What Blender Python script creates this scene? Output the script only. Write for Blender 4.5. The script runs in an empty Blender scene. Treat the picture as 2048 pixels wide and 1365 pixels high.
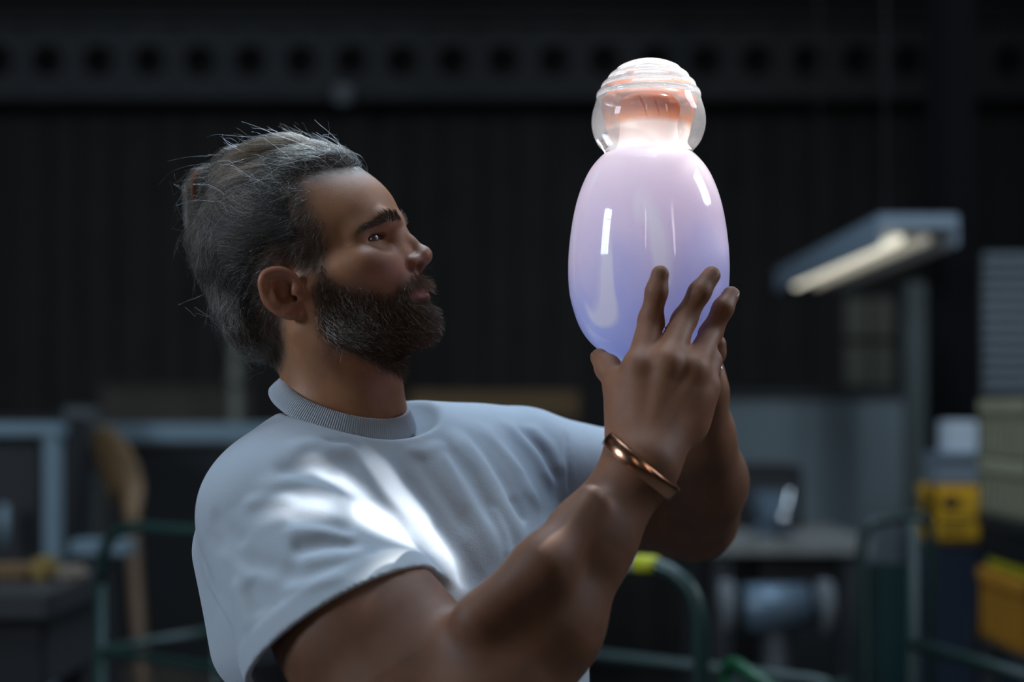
import bpy, bmesh, math, random
import numpy as np
from mathutils import Vector, Matrix
random.seed(7)
rng = np.random.default_rng(7)
SC = bpy.context.scene
C = SC.collection

# ------------------------------------------------------------------ camera
CAM_Z, HOR, FPX = 1.45, 820.0, 2844.4          # camera height, horizon row, focal length in px (50 mm on 36 mm)
cam_d = bpy.data.cameras.new('camera'); cam = bpy.data.objects.new('camera', cam_d); C.objects.link(cam)
cam.location = (0, 0, CAM_Z); cam.rotation_euler = (math.pi/2, 0, 0)
cam_d.lens = 50; cam_d.sensor_width = 36; cam_d.shift_y = (HOR-682.5)/2048
cam_d.clip_start = 0.05
cam_d.dof.use_dof = True; cam_d.dof.focus_distance = 1.265; cam_d.dof.aperture_fstop = 2.1
SC.camera = cam

# ------------------------------------------------------------------ world, lights, exposure
w = bpy.data.worlds.new('world'); SC.world = w; w.use_nodes = True
w.node_tree.nodes['Background'].inputs[0].default_value = (0.5, 0.65, 0.8, 1)
w.node_tree.nodes['Background'].inputs[1].default_value = 0.01
SC.view_settings.view_transform = 'Standard'; SC.view_settings.look = 'None'
SC.view_settings.exposure = 0.25; SC.view_settings.gamma = 1.0; SC.view_settings.use_curve_mapping = False
def aim(o, target):
    d = Vector(target)-o.location
    o.rotation_euler = d.to_track_quat('-Z', 'Y').to_euler()
def area(name, loc, target, sx, sy, power, col):
    l = bpy.data.lights.new(name, 'AREA'); l.shape = 'RECTANGLE'; l.size = sx; l.size_y = sy; l.energy = power; l.color = col
    o = bpy.data.objects.new(name, l); C.objects.link(o); o.location = loc; aim(o, target); return o
def spot(name, loc, target, half_deg, power, col, blend=0.5, sx=1, sy=1, along=(0, 0, 1), soft=0.01):
    l = bpy.data.lights.new(name, 'SPOT'); l.spot_size = 2*math.radians(half_deg); l.spot_blend = blend
    l.energy = power; l.color = col; l.shadow_soft_size = soft
    o = bpy.data.objects.new(name, l); C.objects.link(o); o.location = loc
    z = (Vector(loc)-Vector(target)).normalized(); y = Vector(along); y = (y-z*y.dot(z)).normalized(); x = y.cross(z)
    o.rotation_euler = Matrix((x, y, z)).transposed().to_euler()
    o.scale = (sx, sy, 1); return o
def W(px, py, Y):                              # photo pixel + distance -> world point
    return np.array([(px-1024)/FPX*Y, Y, CAM_Z-(py-HOR)/FPX*Y])
# roof skylight (cool north light) over and behind the man, tall windows in the wall behind the camera
area('skylight_daylight', (0.15, 1.9, 4.55), (-0.1, 1.35, 1.4), 1.6, 2.0, 72, (0.60, 0.80, 1.0))
area('skylight_daylight', (0.2, 4.1, 4.5), (-0.1, 1.4, 1.5), 2.0, 1.0, 55, (0.62, 0.81, 1.0))
area('window_daylight_a', (3.3, -3.9, 3.55), (0, 1.3, 1.5), 0.42, 2.2, 18, (1.0, 0.92, 0.80))
area('window_daylight_b', (-0.75, -3.9, 3.5), (0, 1.3, 1.5), 0.26, 1.6, 7, (1.0, 0.93, 0.82))
area('window_daylight_c', (-4.7, -0.4, 3.2), (0, 1.3, 1.5), 1.2, 1.6, 125, (0.70, 0.84, 1.0))
area('window_daylight_d', (3.3, 2.0, 3.5), (-0.1, 1.3, 1.6), 1.3, 1.2, 60, (0.72, 0.85, 1.0))  # added fill standing in for light bounced off the vase onto the face
# a shaft of sun through the gap in the roof, onto the glass; added spots lift the bulb and stand in for caustics on the shirt
SUN = (1.5, 2.9, 4.6)
spot('sun_shaft', SUN, W(1297, 390, 1.30), 1.7, 2100, (1.0, 0.93, 0.84), 0.4, 0.62, 1.0)
spot('sun_shaft', SUN, W(1297, 205, 1.30), 0.82, 5200, (1.0, 0.96, 0.93), 0.6)  # added second spot that brightens the bulb alone
CAUSTIC_LOC = (1.9, 0.2, 3.9); CAUSTIC_COL = (0.94, 0.96, 1.0)
def glint(p, q, half_deg, thin, power, blend=0.8):   # added thin spot standing in for a glass caustic on the cloth, p to q
    p, q = np.array(p), np.array(q); spot('sun_shaft', CAUSTIC_LOC, (p+q)/2, half_deg, power, CAUSTIC_COL, blend, thin, 1.0, q-p)
glint((-0.137,1.164,1.372), (-0.075,1.205,1.338), 0.72, 0.55, 1500)
glint((-0.195,1.154,1.369), (-0.139,1.163,1.370), 0.48, 0.20, 1300, 0.6)
glint((-0.178,1.190,1.404), (-0.111,1.198,1.366), 0.75, 0.22, 900, 1.0)
glint((-0.110,1.220,1.400), (-0.036,1.222,1.294), 1.15, 0.15, 1300, 1.0)
glint((-0.125,1.228,1.414), (-0.095,1.220,1.385), 0.40, 0.18, 600, 1.0)
glint((0.007,1.301,1.404), (0.088,1.413,1.415), 0.9, 0.14, 260, 1.0)
glint((0.030,1.340,1.395), (0.075,1.400,1.425), 0.45, 0.22, 200, 1.0)

# ------------------------------------------------------------------ small material kit
MATS = {}
def mat(name, col, rough=0.6, metal=0.0, noise=0.0, scale=8.0, spec=0.5, bump=0.0, emit=None, col2=None):
    if name in MATS: return MATS[name]
    m = bpy.data.materials.new(name); m.use_nodes = True; nt = m.node_tree; b = nt.nodes['Principled BSDF']
    b.inputs['Base Color'].default_value = (*col, 1); b.inputs['Roughness'].default_value = rough
    b.inputs['Metallic'].default_value = metal; b.inputs['Specular IOR Level'].default_value = spec
    if noise or bump:
        tc = nt.nodes.new('ShaderNodeTexCoord'); n = nt.nodes.new('ShaderNodeTexNoise')
        n.inputs['Scale'].default_value = scale; n.inputs['Detail'].default_value = 6
        nt.links.new(tc.outputs['Object'], n.inputs['Vector'])
        if noise:
            r = nt.nodes.new('ShaderNodeMix'); r.data_type = 'RGBA'
            c2 = col2 or tuple(c*(1-noise) for c in col)
            r.inputs[6].default_value = (*col, 1); r.inputs[7].default_value = (*c2, 1)
            nt.links.new(n.outputs['Fac'], r.inputs[0]); nt.links.new(r.outputs[2], b.inputs['Base Color'])
        if bump:
            bp = nt.nodes.new('ShaderNodeBump'); bp.inputs['Strength'].default_value = bump; bp.inputs['Distance'].default_value = 0.01
            nt.links.new(n.outputs['Fac'], bp.inputs['Height']); nt.links.new(bp.outputs[0], b.inputs['Normal'])
    if emit:
        b.inputs['Emission Color'].default_value = (*emit[0], 1); b.inputs['Emission Strength'].default_value = emit[1]
    MATS[name] = m; return m
def tag(o, label=None, cat=None, group=None, kind=None):
    if label: o['label'] = label
    if cat: o['category'] = cat
    if group: o['group'] = group
    if kind: o['kind'] = kind
    return o
def empty(name, loc, label=None, cat=None, group=None):
    o = bpy.data.objects.new(name, None); C.objects.link(o); o.location = loc; o.empty_display_size = 0.05
    return tag(o, label, cat, group)
def link(name, me, m, parent=None):
    o = bpy.data.objects.new(name, me); C.objects.link(o)
    if m: me.materials.append(m)
    if parent is not None:
        o.parent = parent; o.matrix_parent_inverse = Matrix.Translation(-parent.location)
    return o
def mesh_np(name, V, F, smooth=True):
    me = bpy.data.meshes.new(name); V = np.asarray(V, np.float32); F = np.asarray(F, np.int32); k = F.shape[1]
    me.vertices.add(len(V)); me.vertices.foreach_set('co', V.ravel())
    me.loops.add(F.size); me.loops.foreach_set('vertex_index', F.ravel())
    me.polygons.add(len(F)); me.polygons.foreach_set('loop_start', np.arange(0, F.size, k, dtype=np.int32))
    me.update(calc_edges=True); me.validate()
    if smooth: me.polygons.foreach_set('use_smooth', np.ones(len(me.polygons), bool))
    return me

# ------------------------------------------------------------------ signed-distance modelling
# every organic form is a list of ops on numpy point arrays; contour() meshes it with surface nets
def smin(a, b, k):
    if k <= 0: return np.minimum(a, b)
    h = np.maximum(k-np.abs(a-b), 0)/k
    return np.minimum(a, b)-h*h*k*0.25
def smax(a, b, k): return -smin(-a, -b, k)
class Op:
    def __init__(s, kind, f, lo, hi, k): s.kind, s.f, s.lo, s.hi, s.k = kind, f, np.array(lo, float), np.array(hi, float), k
class Field:
    def __init__(s): s.ops = []
    def add(s, kind, f, lo, hi, k=0.0): s.ops.append(Op(kind, f, lo, hi, k)); return s
    def bake(s):
        K = [o.k for o in s.ops]                     # a shape still blends with the softest join that follows it
        for i in range(len(K)-2, -1, -1):
            if s.ops[i].kind == 'u': K[i] = max(K[i], max([q for q, o in zip(K[i+1:], s.ops[i+1:]) if o.kind == 'u'], default=0))
        s.lo = np.array([o.lo-1.5*k for o, k in zip(s.ops, K)]); s.hi = np.array([o.hi+1.5*k for o, k in zip(s.ops, K)])
    def __call__(s, P, cull=None):
        d = np.full(len(P), 1.0, np.float32)
        if cull is None: use = range(len(s.ops))
        else:
            use = np.nonzero(np.all((s.lo-cull[2] <= cull[1]) & (s.hi+cull[2] >= cull[0]), axis=1))[0]
        for i in use:
            o = s.ops[i]
            if o.kind == 'u': d = smin(d, o.f(P), o.k)
            elif o.kind == 's': d = smax(d, -o.f(P), o.k)
            elif o.kind == 'i': d = smax(d, o.f(P), o.k)
            elif o.kind == 'd': d = d-o.f(P)
        return d
    def box(s):
        u = [o for o in s.ops if o.kind == 'u']
        return np.min([o.lo for o in u], 0), np.max([o.hi for o in u], 0)
def grad(f, P, e=0.0006):
    g = np.stack([f(P+np.array(v, np.float32)*e)-f(P-np.array(v, np.float32)*e) for v in ((1,0,0),(0,1,0),(0,0,1))], 1)
    return g/np.maximum(np.linalg.norm(g, axis=1, keepdims=True), 1e-9)
def capsule(F, a, b, ra, rb, k=0.0, kind='u', sq=None):
    a = np.array(a, np.float32); b = np.array(b, np.float32); ba = b-a; L2 = float(ba@ba)+1e-12
    def f(P):
        pa = P-a; h = np.clip(pa@ba/L2, 0, 1)
        return np.linalg.norm(pa-h[:, None]*ba, axis=1)-(ra+(rb-ra)*h)
    r = max(ra, rb); F.add(kind, f, np.minimum(a, b)-r, np.maximum(a, b)+r, k)
def chain(F, pts, rad, k=0.004, k0=None):
    for i in range(len(pts)-1): capsule(F, pts[i], pts[i+1], rad[i], rad[i+1], k if (i or k0 is None) else k0)
def ell_f(c, axes, R):
    c = np.array(c, np.float32); s = np.array(axes, np.float32); R = np.array(R, np.float32)   # R columns = axes directions
    def f(P):
        q = (P-c)@R; k0 = np.linalg.norm(q/s, axis=1); k1 = np.linalg.norm(q/(s*s), axis=1)
        return np.where(k0 < 1e-4, -s.min(), k0*(k0-1)/np.maximum(k1, 1e-6))
    return f
def ellipsoid(F, c, axes, R=np.eye(3), k=0.0, kind='u'):
    ext = np.sqrt(((np.array(R)*np.array(axes))**2).sum(1)); c = np.array(c, float)
    F.add(kind, ell_f(c, axes, R), c-ext, c+ext, k)
def contour(F, h, n=16, lo=None, hi=None):
    F.bake(); L, Hh = F.box(); L = L-3*h if lo is None else np.array(lo, float); Hh = Hh+3*h if hi is None else np.array(hi, float)
    S = n*h; dims = np.ceil((Hh-L)/S).astype(int)
    ii = np.stack(np.meshgrid(*[np.arange(x) for x in dims], indexing='ij'), -1).reshape(-1, 3)
    cen = (L+(ii+0.5)*S).astype(np.float32); keep = []
    for j in range(0, len(ii), 20000): keep.append(np.abs(F(cen[j:j+20000])) < S*1.05)
    ii = ii[np.concatenate(keep)]
    g = np.arange(n+1); lat = np.stack(np.meshgrid(g, g, g, indexing='ij'), -1).reshape(-1, 3)
    GN = (dims*n+2).astype(np.int64)
    key = lambda q: (q[:, 0]*GN[1]+q[:, 1])*GN[2]+q[:, 2]
    VK, VP, QF = [], [], []
    cor = [(x, y, z) for x in (0, 1) for y in (0, 1) for z in (0, 1)]
    edges = [(a, b) for a in range(8) for b in range(a+1, 8) if sum(abs(cor[a][t]-cor[b][t]) for t in range(3)) == 1]
    for c in ii:
        base = c*n; P = (L+(lat+base)*h).astype(np.float32)
        v = F(P, (P[0], P[-1], 0.010)).reshape(n+1, n+1, n+1)
        sg = v < 0
        if sg.all() or not sg.any(): continue
        cs = [v[x:n+x, y:n+y, z:n+z] for x, y, z in cor]
        cnt = sum((q < 0).astype(np.int8) for q in cs); act = (cnt > 0) & (cnt < 8)
        idx = np.argwhere(act); vals = np.stack([q[act] for q in cs], 1)
        acc = np.zeros((len(idx), 3)); num = np.zeros(len(idx))
        for a, b in edges:
            va, vb = vals[:, a], vals[:, b]; cr = (va < 0) != (vb < 0)
            t = np.where(cr, va/np.where(cr, va-vb, 1), 0)
            p = np.array(cor[a])+(np.array(cor[b])-np.array(cor[a]))*t[:, None]
            acc += p*cr[:, None]; num += cr
        VK.append(key((idx+base).astype(np.int64))); VP.append(L+(idx+base+acc/num[:, None])*h)
        for ax in range(3):
            sl0 = [slice(0, n)]*3; sl1 = [slice(0, n)]*3; sl1[ax] = slice(1, n+1)
            A = sg[tuple(sl0)]; B = sg[tuple(sl1)]; e = np.argwhere(A != B)
            if not len(e): continue
            fl = A[A != B]; q = (e+base).astype(np.int64); u, w_ = (ax+1) % 3, (ax+2) % 3
            du = np.zeros(3, np.int64); du[u] = 1; dw = np.zeros(3, np.int64); dw[w_] = 1
            quad = np.stack([key(q-du-dw), key(q-dw), key(q), key(q-du)], 1)
            quad[~fl] = quad[~fl][:, ::-1]; QF.append(quad)
    VK = np.concatenate(VK); VP = np.concatenate(VP); QF = np.concatenate(QF)
    o = np.argsort(VK); VK = VK[o]; VP = VP[o]
    pos = np.clip(np.searchsorted(VK, QF), 0, len(VK)-1); ok = (VK[pos] == QF).all(1)
    return VP, pos[ok]
def ray_hit(f, px, py, y0=0.9, y1=2.0, n=500):
    Y = np.linspace(y0, y1, n); P = np.stack([(px-1024)/FPX*Y, Y, CAM_Z-(py-HOR)/FPX*Y], 1).astype(np.float32)
    d = f(P); i = np.argmax(d < 0)
    return P[i] if d[i] < 0 else None

# ================================================================== the person
# head frame: O between the ears, F forward, L towards his left (away from the lens), U up; the head is tipped back 25 degrees
_t, _th = math.radians(25), math.radians(11)
_F0 = np.array([math.cos(_t), 0, math.sin(_t)]); HU = np.array([-math.sin(_t), 0, math.cos(_t)]); _L0 = np.array([0, 1.0, 0])
HF = _F0*math.cos(_th)-_L0*math.sin(_th); HL = _L0*math.cos(_th)+_F0*math.sin(_th)
HO = W(594, 593, 1.2493)+0.072*HL
HR = np.stack([HF, HL, HU], 1).astype(np.float32)
def to_head(P): return (P-HO.astype(np.float32))@HR
def from_head(q): return np.asarray(q)@HR.T+HO
def hp(px, py, c):                              # pixel + lateral offset in mm (negative = his right side) -> head coordinates in metres
    o = np.array([0, 0, CAM_Z]); d = W(px, py, 1.0)-o
    s = (c/1000+(HO-o)@HL)/(d@HL); P = o+s*d
    return np.array([(P-HO)@HF, c/1000, (P-HO)@HU])
def mm(*v): return np.array(v)/1000.0
def hs(px, py, c): q = hp(px, py, -c); q[1] = c/1000; return q

HEAD = Field()                                  # symmetric half: lateral coordinate is |c|
ellipsoid(HEAD, mm(2,0,58), mm(91,73,72))
ellipsoid(HEAD, mm(48,0,46), mm(49,56,40), k=0.018)
ellipsoid(HEAD, mm(43,0,-8), mm(46,53,60), k=0.020)
ellipsoid(HEAD, mm(28,0,-12), mm(52,61,50), k=0.015)
ellipsoid(HEAD, mm(62,47,1), mm(17,14,12), k=0.016)
capsule(HEAD, mm(58,52,3), mm(18,60,6), 0.008, 0.007, 0.022)
ellipsoid(HEAD, mm(70,26,-6), mm(13,16,14), k=0.018)
ellipsoid(HEAD, mm(71,0,-32), mm(20,27,22), k=0.014)
ellipsoid(HEAD, mm(69,0,-58), mm(15,19,13), k=0.014)
capsule(HEAD, mm(62,17,-58), mm(6,47,-41), 0.013, 0.015, 0.018)
capsule(HEAD, mm(6,50,-43), mm(2,60,0), 0.014, 0.011, 0.018)
ellipsoid(HEAD, mm(26,0,-42), mm(42,42,26), k=0.015)
ellipsoid(HEAD, mm(-52,0,0), mm(34,50,42), k=0.02)
ellipsoid(HEAD, mm(92,33,19), mm(15,17,10), k=0.013, kind='s')                 # eye socket
chain(HEAD, [mm(93,9,30.5), mm(86,29,34), mm(66,50,30.5)], [0.0055,0.0066,0.006], 0.012)   # brow ridge
capsule(HEAD, mm(91,0,30), mm(94,0,20), 0.0062, 0.0042, 0.010)                 # nose root
chain(HEAD, [mm(92.5,0,22), mm(97,0,8), mm(103.5,0,-5.5)], [0.0045,0.0052,0.0062], 0.006)
capsule(HEAD, mm(86,8,12), mm(89,10,-5), 0.008, 0.0078, 0.010)
ellipsoid(HEAD, mm(103.5,0,-8.3), mm(7.4,7.2,6.6), k=0.006)
ellipsoid(HEAD, mm(92,13.2,-11.2), mm(8.8,6.6,6.9), k=0.0016)                # wing of the nose
capsule(HEAD, mm(95,14.2,-11.5), mm(104,5,-9.5), 0.0042, 0.0048, 0.005)
capsule(HEAD, mm(103,0,-12.5), mm(94,0,-17), 0.0038, 0.004, 0.004)
ellipsoid(HEAD, mm(98.2,11.5,-15.8), mm(5.8,5.4,2.5), k=0.0018, kind='s')         # nostril
capsule(HEAD, mm(82,21,-10), mm(79,25,-22), 0.0010, 0.0008, 0.006, kind='s')
ellipsoid(HEAD, mm(69,32,21), mm(13.6,13.6,13.4), k=0.004)                     # lids over the eyeball
chain(HEAD, [mm(81,20,26), mm(80.5,33,27.2), mm(68.5,46.5,23.6)], [0.0025,0.0036,0.0034], 0.007)   # fold above the lid
capsule(HEAD, mm(78,25,10.5), mm(70,40,12.5), 0.003, 0.003, 0.008)             # bag under the eye
ellipsoid(HEAD, mm(77,33.4,20.6), mm(11,14.6,2.8), k=0.0018, kind='s')         # eye opening
ellipsoid(HEAD, mm(86,0,-35), mm(6,19,4), k=0.004)
ellipsoid(HEAD, mm(85.5,0,-43), mm(6.3,18,4.6), k=0.004)
chain(HEAD, [], [])
for a_, b_ in ((mm(92.5,0,-39.2), mm(84,16,-39.6)), (mm(84,16,-39.6), mm(75,25,-41.5))):
    capsule(HEAD, a_, b_, 0.0011, 0.0011, 0.002, kind='s')
# ears
_rim = [(606,600,70),(600,570,73),(588,548,75),(566,537,79),(541,537,83),(524,546,85),(518,562,86),(521,580,85),(530,598,82),(544,615,79),(560,626,75),(580,629,72)]
_rim = [(562+(x-562)*0.87, 585+(y-585)*0.90, c) for x, y, c in _rim]
def spline(P, n):
    P = np.array(P, float); t = np.linspace(0, len(P)-1, n); i = np.clip(t.astype(int), 0, len(P)-2); u = (t-i)[:, None]
    a, b, c, d = P[np.clip(i-1,0,None)], P[i], P[i+1], P[np.clip(i+2,None,len(P)-1)]
    return 0.5*((2*b)+(-a+c)*u+(2*a-5*b+4*c-d)*u**2+(-a+3*b-3*c+d)*u**3)
_rp = [hs(*p) for p in spline(_rim, 34)]
_ec = hs(558,585,77)
_ea = hs(540,540,82)-hs(575,628,72); _ea /= np.linalg.norm(_ea)
_eb = hs(519,575,85)-hs(600,590,70); _eb -= _ea*(_eb@_ea); _eb /= np.linalg.norm(_eb)
_en = np.cross(_ea, _eb)
ellipsoid(HEAD, _ec, (0.021,0.017,0.0045), np.stack([_ea,_eb,_en],1), k=0.003)
capsule(HEAD, hs(575,590,60), hs(560,588,72), 0.015, 0.013, 0.006)
ellipsoid(HEAD, hs(570,584,80), (0.0125,0.0085,0.0085), np.stack([_ea,_eb,_en],1), k=0.003, kind='s')
ellipsoid(HEAD, hs(548,560,86), (0.013,0.0045,0.0035), np.stack([_ea,_eb,_en],1), k=0.003, kind='s')
chain(HEAD, _rp, list(np.interp(np.linspace(0,11,34), range(12), [0.0030,0.0032,0.0034,0.0034,0.0034,0.0035,0.0035,0.0034,0.0034,0.0036,0.0048,0.0060])), 0.0015)
chain(HEAD, [hs(*p) for p in ((556,553,78),(540,567,82),(538,584,81),(549,604,78),(566,613,75))], [0.002,0.0026,0.003,0.003,0.0032], 0.003)
ellipsoid(HEAD, hs(582,616,72), (0.0085,0.0085,0.0045), np.stack([_ea,_eb,_en],1), k=0.005)
ellipsoid(HEAD, hs(593,585,74), (0.006,0.0045,0.004), np.stack([_ea,_eb,_en],1), k=0.004)
ellipsoid(HEAD, hs(590,598,75), (0.0028,0.0024,0.006), np.stack([_ea,_eb,_en],1), k=0.0015, kind='s')
HEAD.ops = [o for o in HEAD.ops]; HEAD.bake()
def head_f(P):
    q = to_head(P); q[:, 1] = np.abs(q[:, 1])
    return HEAD(q, (q.min(0), q.max(0), 0.03))

# ---- arms and hands (world coordinates; centre lines read off the photo with a distance each)
NB = W(697, 820, 1.325)                          # base of the neck
JR, ER, WR = W(556, 1030, 1.23), W(885, 1525, 1.11), W(1284, 928, 1.185)
JL, EL, WL = W(1062, 948, 1.44), W(1388, 1035, 1.50), W(1393, 785, 1.37)
TF = np.array([0.7071, -0.7071, 0.0]); TL = np.array([0.7071, 0.7071, 0.0]); TU = np.array([0, 0, 1.0])
BODY = Field()
hc = [from_head(mm(*p)) for p in ((-125,-95,-90), (125,95,145))]
hcorn = np.array([from_head(np.array([x, y, z])) for x in (-0.10, 0.118) for y in (-0.092, 0.092) for z in (-0.085, 0.135)])
BODY.add('u', head_f, hcorn.min(0), hcorn.max(0), 0.0)
chain(BODY, [from_head(mm(-8,0,5)), W(668,690,1.322), W(686,755,1.325), W(700,830,1.328), W(715,900,1.33)], [0.048,0.0465,0.046,0.049,0.051], 0.018)
capsule(BODY, from_head(mm(-14,-52,-28)), W(748,850,1.287), 0.0095, 0.009, 0.02)        # neck muscles
capsule(BODY, W(632,740,1.31), W(640,850,1.30), 0.020, 0.026, 0.03)
capsule(BODY, W(764,735,1.315), W(775,770,1.315), 0.011, 0.010, 0.015)               # throat
for J, w_ in ((JR, 0.058), (JL, 0.052)): capsule(BODY, NB+np.array([0.01,0.02,-0.095]), J, 0.045, w_, 0.03)
ellipsoid(BODY, W(820,1230,1.345), (0.14,0.09,0.13), np.stack([TL,TF,TU],1), k=0.05)
ellipsoid(BODY, W(850,1500,1.34), (0.145,0.105,0.26), np.stack([TL,TF,TU],1), k=0.05)
def lerp(a, b, t): return a+(b-a)*t
UA = (ER-JR)/np.linalg.norm(ER-JR)
chain(BODY, [JR, W(705,1265,1.165), lerp(JR,ER,0.75), ER], [0.056,0.060,0.054,0.043], 0.02, 0.03)
capsule(BODY, W(765,1195,1.185), W(885,1300,1.14), 0.041, 0.034, 0.03)                # biceps
chain(BODY, [ER, lerp(ER,WR,0.22)+np.array([0.004,0,0.002]), lerp(ER,WR,0.45)+np.array([0.006,0,0.0]), lerp(ER,WR,0.72), WR], [0.041,0.050,0.046,0.034,0.0275], 0.02, 0.03)
chain(BODY, [W(960,1235,1.10), W(1085,1130,1.10), W(1180,1000,1.125)], [0.020,0.018,0.012], 0.025)   # brachioradialis
VY = 1.305; vx = float(W(1297, 0, VY)[0])
BODY_PROF = [(303,0),(303,50),(306,83),(322,103),(345,120),(375,134),(410,145),(450,153),(500,159),(545,160.5),(585,158),(620,150),(655,137),(685,116),(708,88),(724,58),(733,30),(735,0)]
def on_vase(px, py, r, side=-1):                          # finger centre resting on the glass
    ys = np.array([p[0] for p in BODY_PROF], float); hw = np.array([p[1] for p in BODY_PROF])/(FPX/VY); Y = 1.22
    zs = np.array([W(0, q, VY)[2] for q in ys])
    for _ in range(40):
        P = W(px, py, Y); Rr = np.interp(-P[2], -zs, hw)+r; dx = P[0]-vx; Y = 0.5*Y+0.5*(VY+side*math.sqrt(max(Rr*Rr-dx*dx, 1e-5)))
    return W(px, py, Y)
# right hand: back towards the lens, fingers up on the glass
IDX = [W(1276,738,1.203), on_vase(1301,640,0.0105), on_vase(1313,584,0.0088), on_vase(1320,549,0.0074)]
MID = [W(1334,728,1.198), on_vase(1369,640,0.0110), on_vase(1399,585,0.0090), on_vase(1423,551,0.0076)]
RNG = [W(1385,742,1.204), on_vase(1421,668,0.0105), on_vase(1446,617,0.0086), on_vase(1462,590,0.0074)]
PNK = [W(1408,772,1.215), W(1424,722,1.240), W(1410,708,1.262), W(1396,700,1.272)]
THB = [W(1262,860,1.205), W(1240,776,1.216), W(1216,736,1.236), W(1199,716,1.252)]
palm0 = W(1287, 905, 1.190)
for Fg, r, off in ((IDX,0.0135,-0.012), (MID,0.0140,-0.002), (RNG,0.0135,0.008), (PNK,0.0125,0.016)):
    root = palm0+np.array([off*1.0, 0.004, 0.004+0.002*off])
    capsule(BODY, lerp(root, Fg[0], 0.0), Fg[0], 0.0165, r*0.98, 0.012)
capsule(BODY, WR, W(1310,830,1.212), 0.0275, 0.026, 0.02)
capsule(BODY, W(1262,800,1.210), W(1385,800,1.212), 0.017, 0.017, 0.016)
capsule(BODY, W(1275,860,1.212), W(1370,850,1.214), 0.021, 0.019, 0.016)
chain(BODY, IDX, [0.0116,0.0100,0.0089,0.0078], 0.006, 0.010)
chain(BODY, MID, [0.0118,0.0103,0.0091,0.0080], 0.006, 0.010)
chain(BODY, RNG, [0.0114,0.0098,0.0087,0.0077], 0.006, 0.010)
chain(BODY, PNK, [0.0105,0.0086,0.0076,0.0066], 0.003, 0.008)
chain(BODY, THB, [0.0170,0.0128,0.0108,0.0082], 0.006, 0.014)
for Fg in (IDX, MID, RNG):                                                     # knuckles
    capsule(BODY, Fg[0]+np.array([0,-0.0045,0.001]), Fg[0]+np.array([0,-0.004,-0.004]), 0.0070, 0.0065, 0.008)
for Fg, x in ((IDX,-0.006),(MID,0.002),(RNG,0.008)):                            # tendons on the back of the hand
    capsule(BODY, Fg[0]+np.array([0,-0.007,-0.004]), palm0+np.array([x,-0.014,0.01]), 0.0052, 0.0045, 0.008)
# left arm and hand, behind the glass
chain(BODY, [JL, lerp(JL,EL,0.5), EL], [0.052,0.050,0.044], 0.02, 0.03)
chain(BODY, [EL, lerp(EL,WL,0.3)+np.array([0.006,0,0]), lerp(EL,WL,0.65), WL], [0.041,0.045,0.036,0.028], 0.02)
LM = W(1385, 735, 1.385)
capsule(BODY, WL, LM, 0.028, 0.023, 0.015)
capsule(BODY, W(1340,728,1.385), W(1400,735,1.372), 0.016, 0.019, 0.014)
for q in range(4):
    b0 = W(1310+q*24, 712, 1.392); capsule(BODY, LM, b0, 0.014, 0.011, 0.010)
    chain(BODY, [b0, on_vase(1300+q*22, 655, 0.0105, 1), on_vase(1298+q*24, 610+8*q, 0.0085, 1)], [0.0105,0.0095,0.0078], 0.003, 0.008)
LT = [W(1405,770,1.352), W(1413,738,1.338), W(1428,706,1.330), W(1434,688,1.327)]
chain(BODY, LT, [0.0165,0.0120,0.0105,0.0085], 0.005, 0.014)

# ---- shirt
SHIRT = Field()
ellipsoid(SHIRT, W(815,1190,1.345), (0.172,0.118,0.160), np.stack([TL,TF,TU],1))
ellipsoid(SHIRT, W(895,1440,1.345), (0.150,0.120,0.23), np.stack([TL,TF,TU],1), k=0.06)
capsule(SHIRT, NB+np.array([0.005,0.0,-0.068]), W(575,1010,1.26), 0.058, 0.058, 0.05)
capsule(SHIRT, NB+np.array([0.03,0.045,-0.070]), W(1035,938,1.43), 0.060, 0.057, 0.03)
capsule(SHIRT, W(650,985,1.30), W(930,985,1.40), 0.074, 0.070, 0.06)
capsule(SHIRT, W(475,1110,1.28), W(508,1290,1.27), 0.036, 0.036, 0.05)
def cone(a, ax, L, r0, r1, band=0.0, tmin=-0.02):
    a = np.array(a, np.float32); ax = np.array(ax, np.float32)
    def f(P):
        q = P-a; t = q@ax; rad = np.linalg.norm(q-t[:, None]*ax, axis=1)
        if tmin < 0: rad = np.hypot(rad, np.minimum(t, 0))
        r = r0+(r1-r0)*np.clip(t/L, 0, 1)
        if band: r = r+0.0022/(1+np.exp(-(t-(L-band))/0.0012))
        return np.maximum(rad-r, t-L) if tmin < 0 else np.maximum(np.maximum(rad-r, t-L), tmin-t)
    return f
HC = W(690,1262,1.188); SA = HC-JR; HEM = np.linalg.norm(SA); SA /= HEM
def cone_box(a, ax, L, r): p = np.array([a, a+ax*L]); return p.min(0)-r, p.max(0)+r
SHIRT.add('u', cone(JR, SA, HEM, 0.070, 0.090, 0.021), *cone_box(JR, SA, HEM, 0.092), 0.022)
SAL = (EL-JL)/np.linalg.norm(EL-JL)
SHIRT.add('u', cone(JL, SAL, 0.085, 0.062, 0.066, 0.018), *cone_box(JL, SAL, 0.085, 0.07), 0.02)
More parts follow.
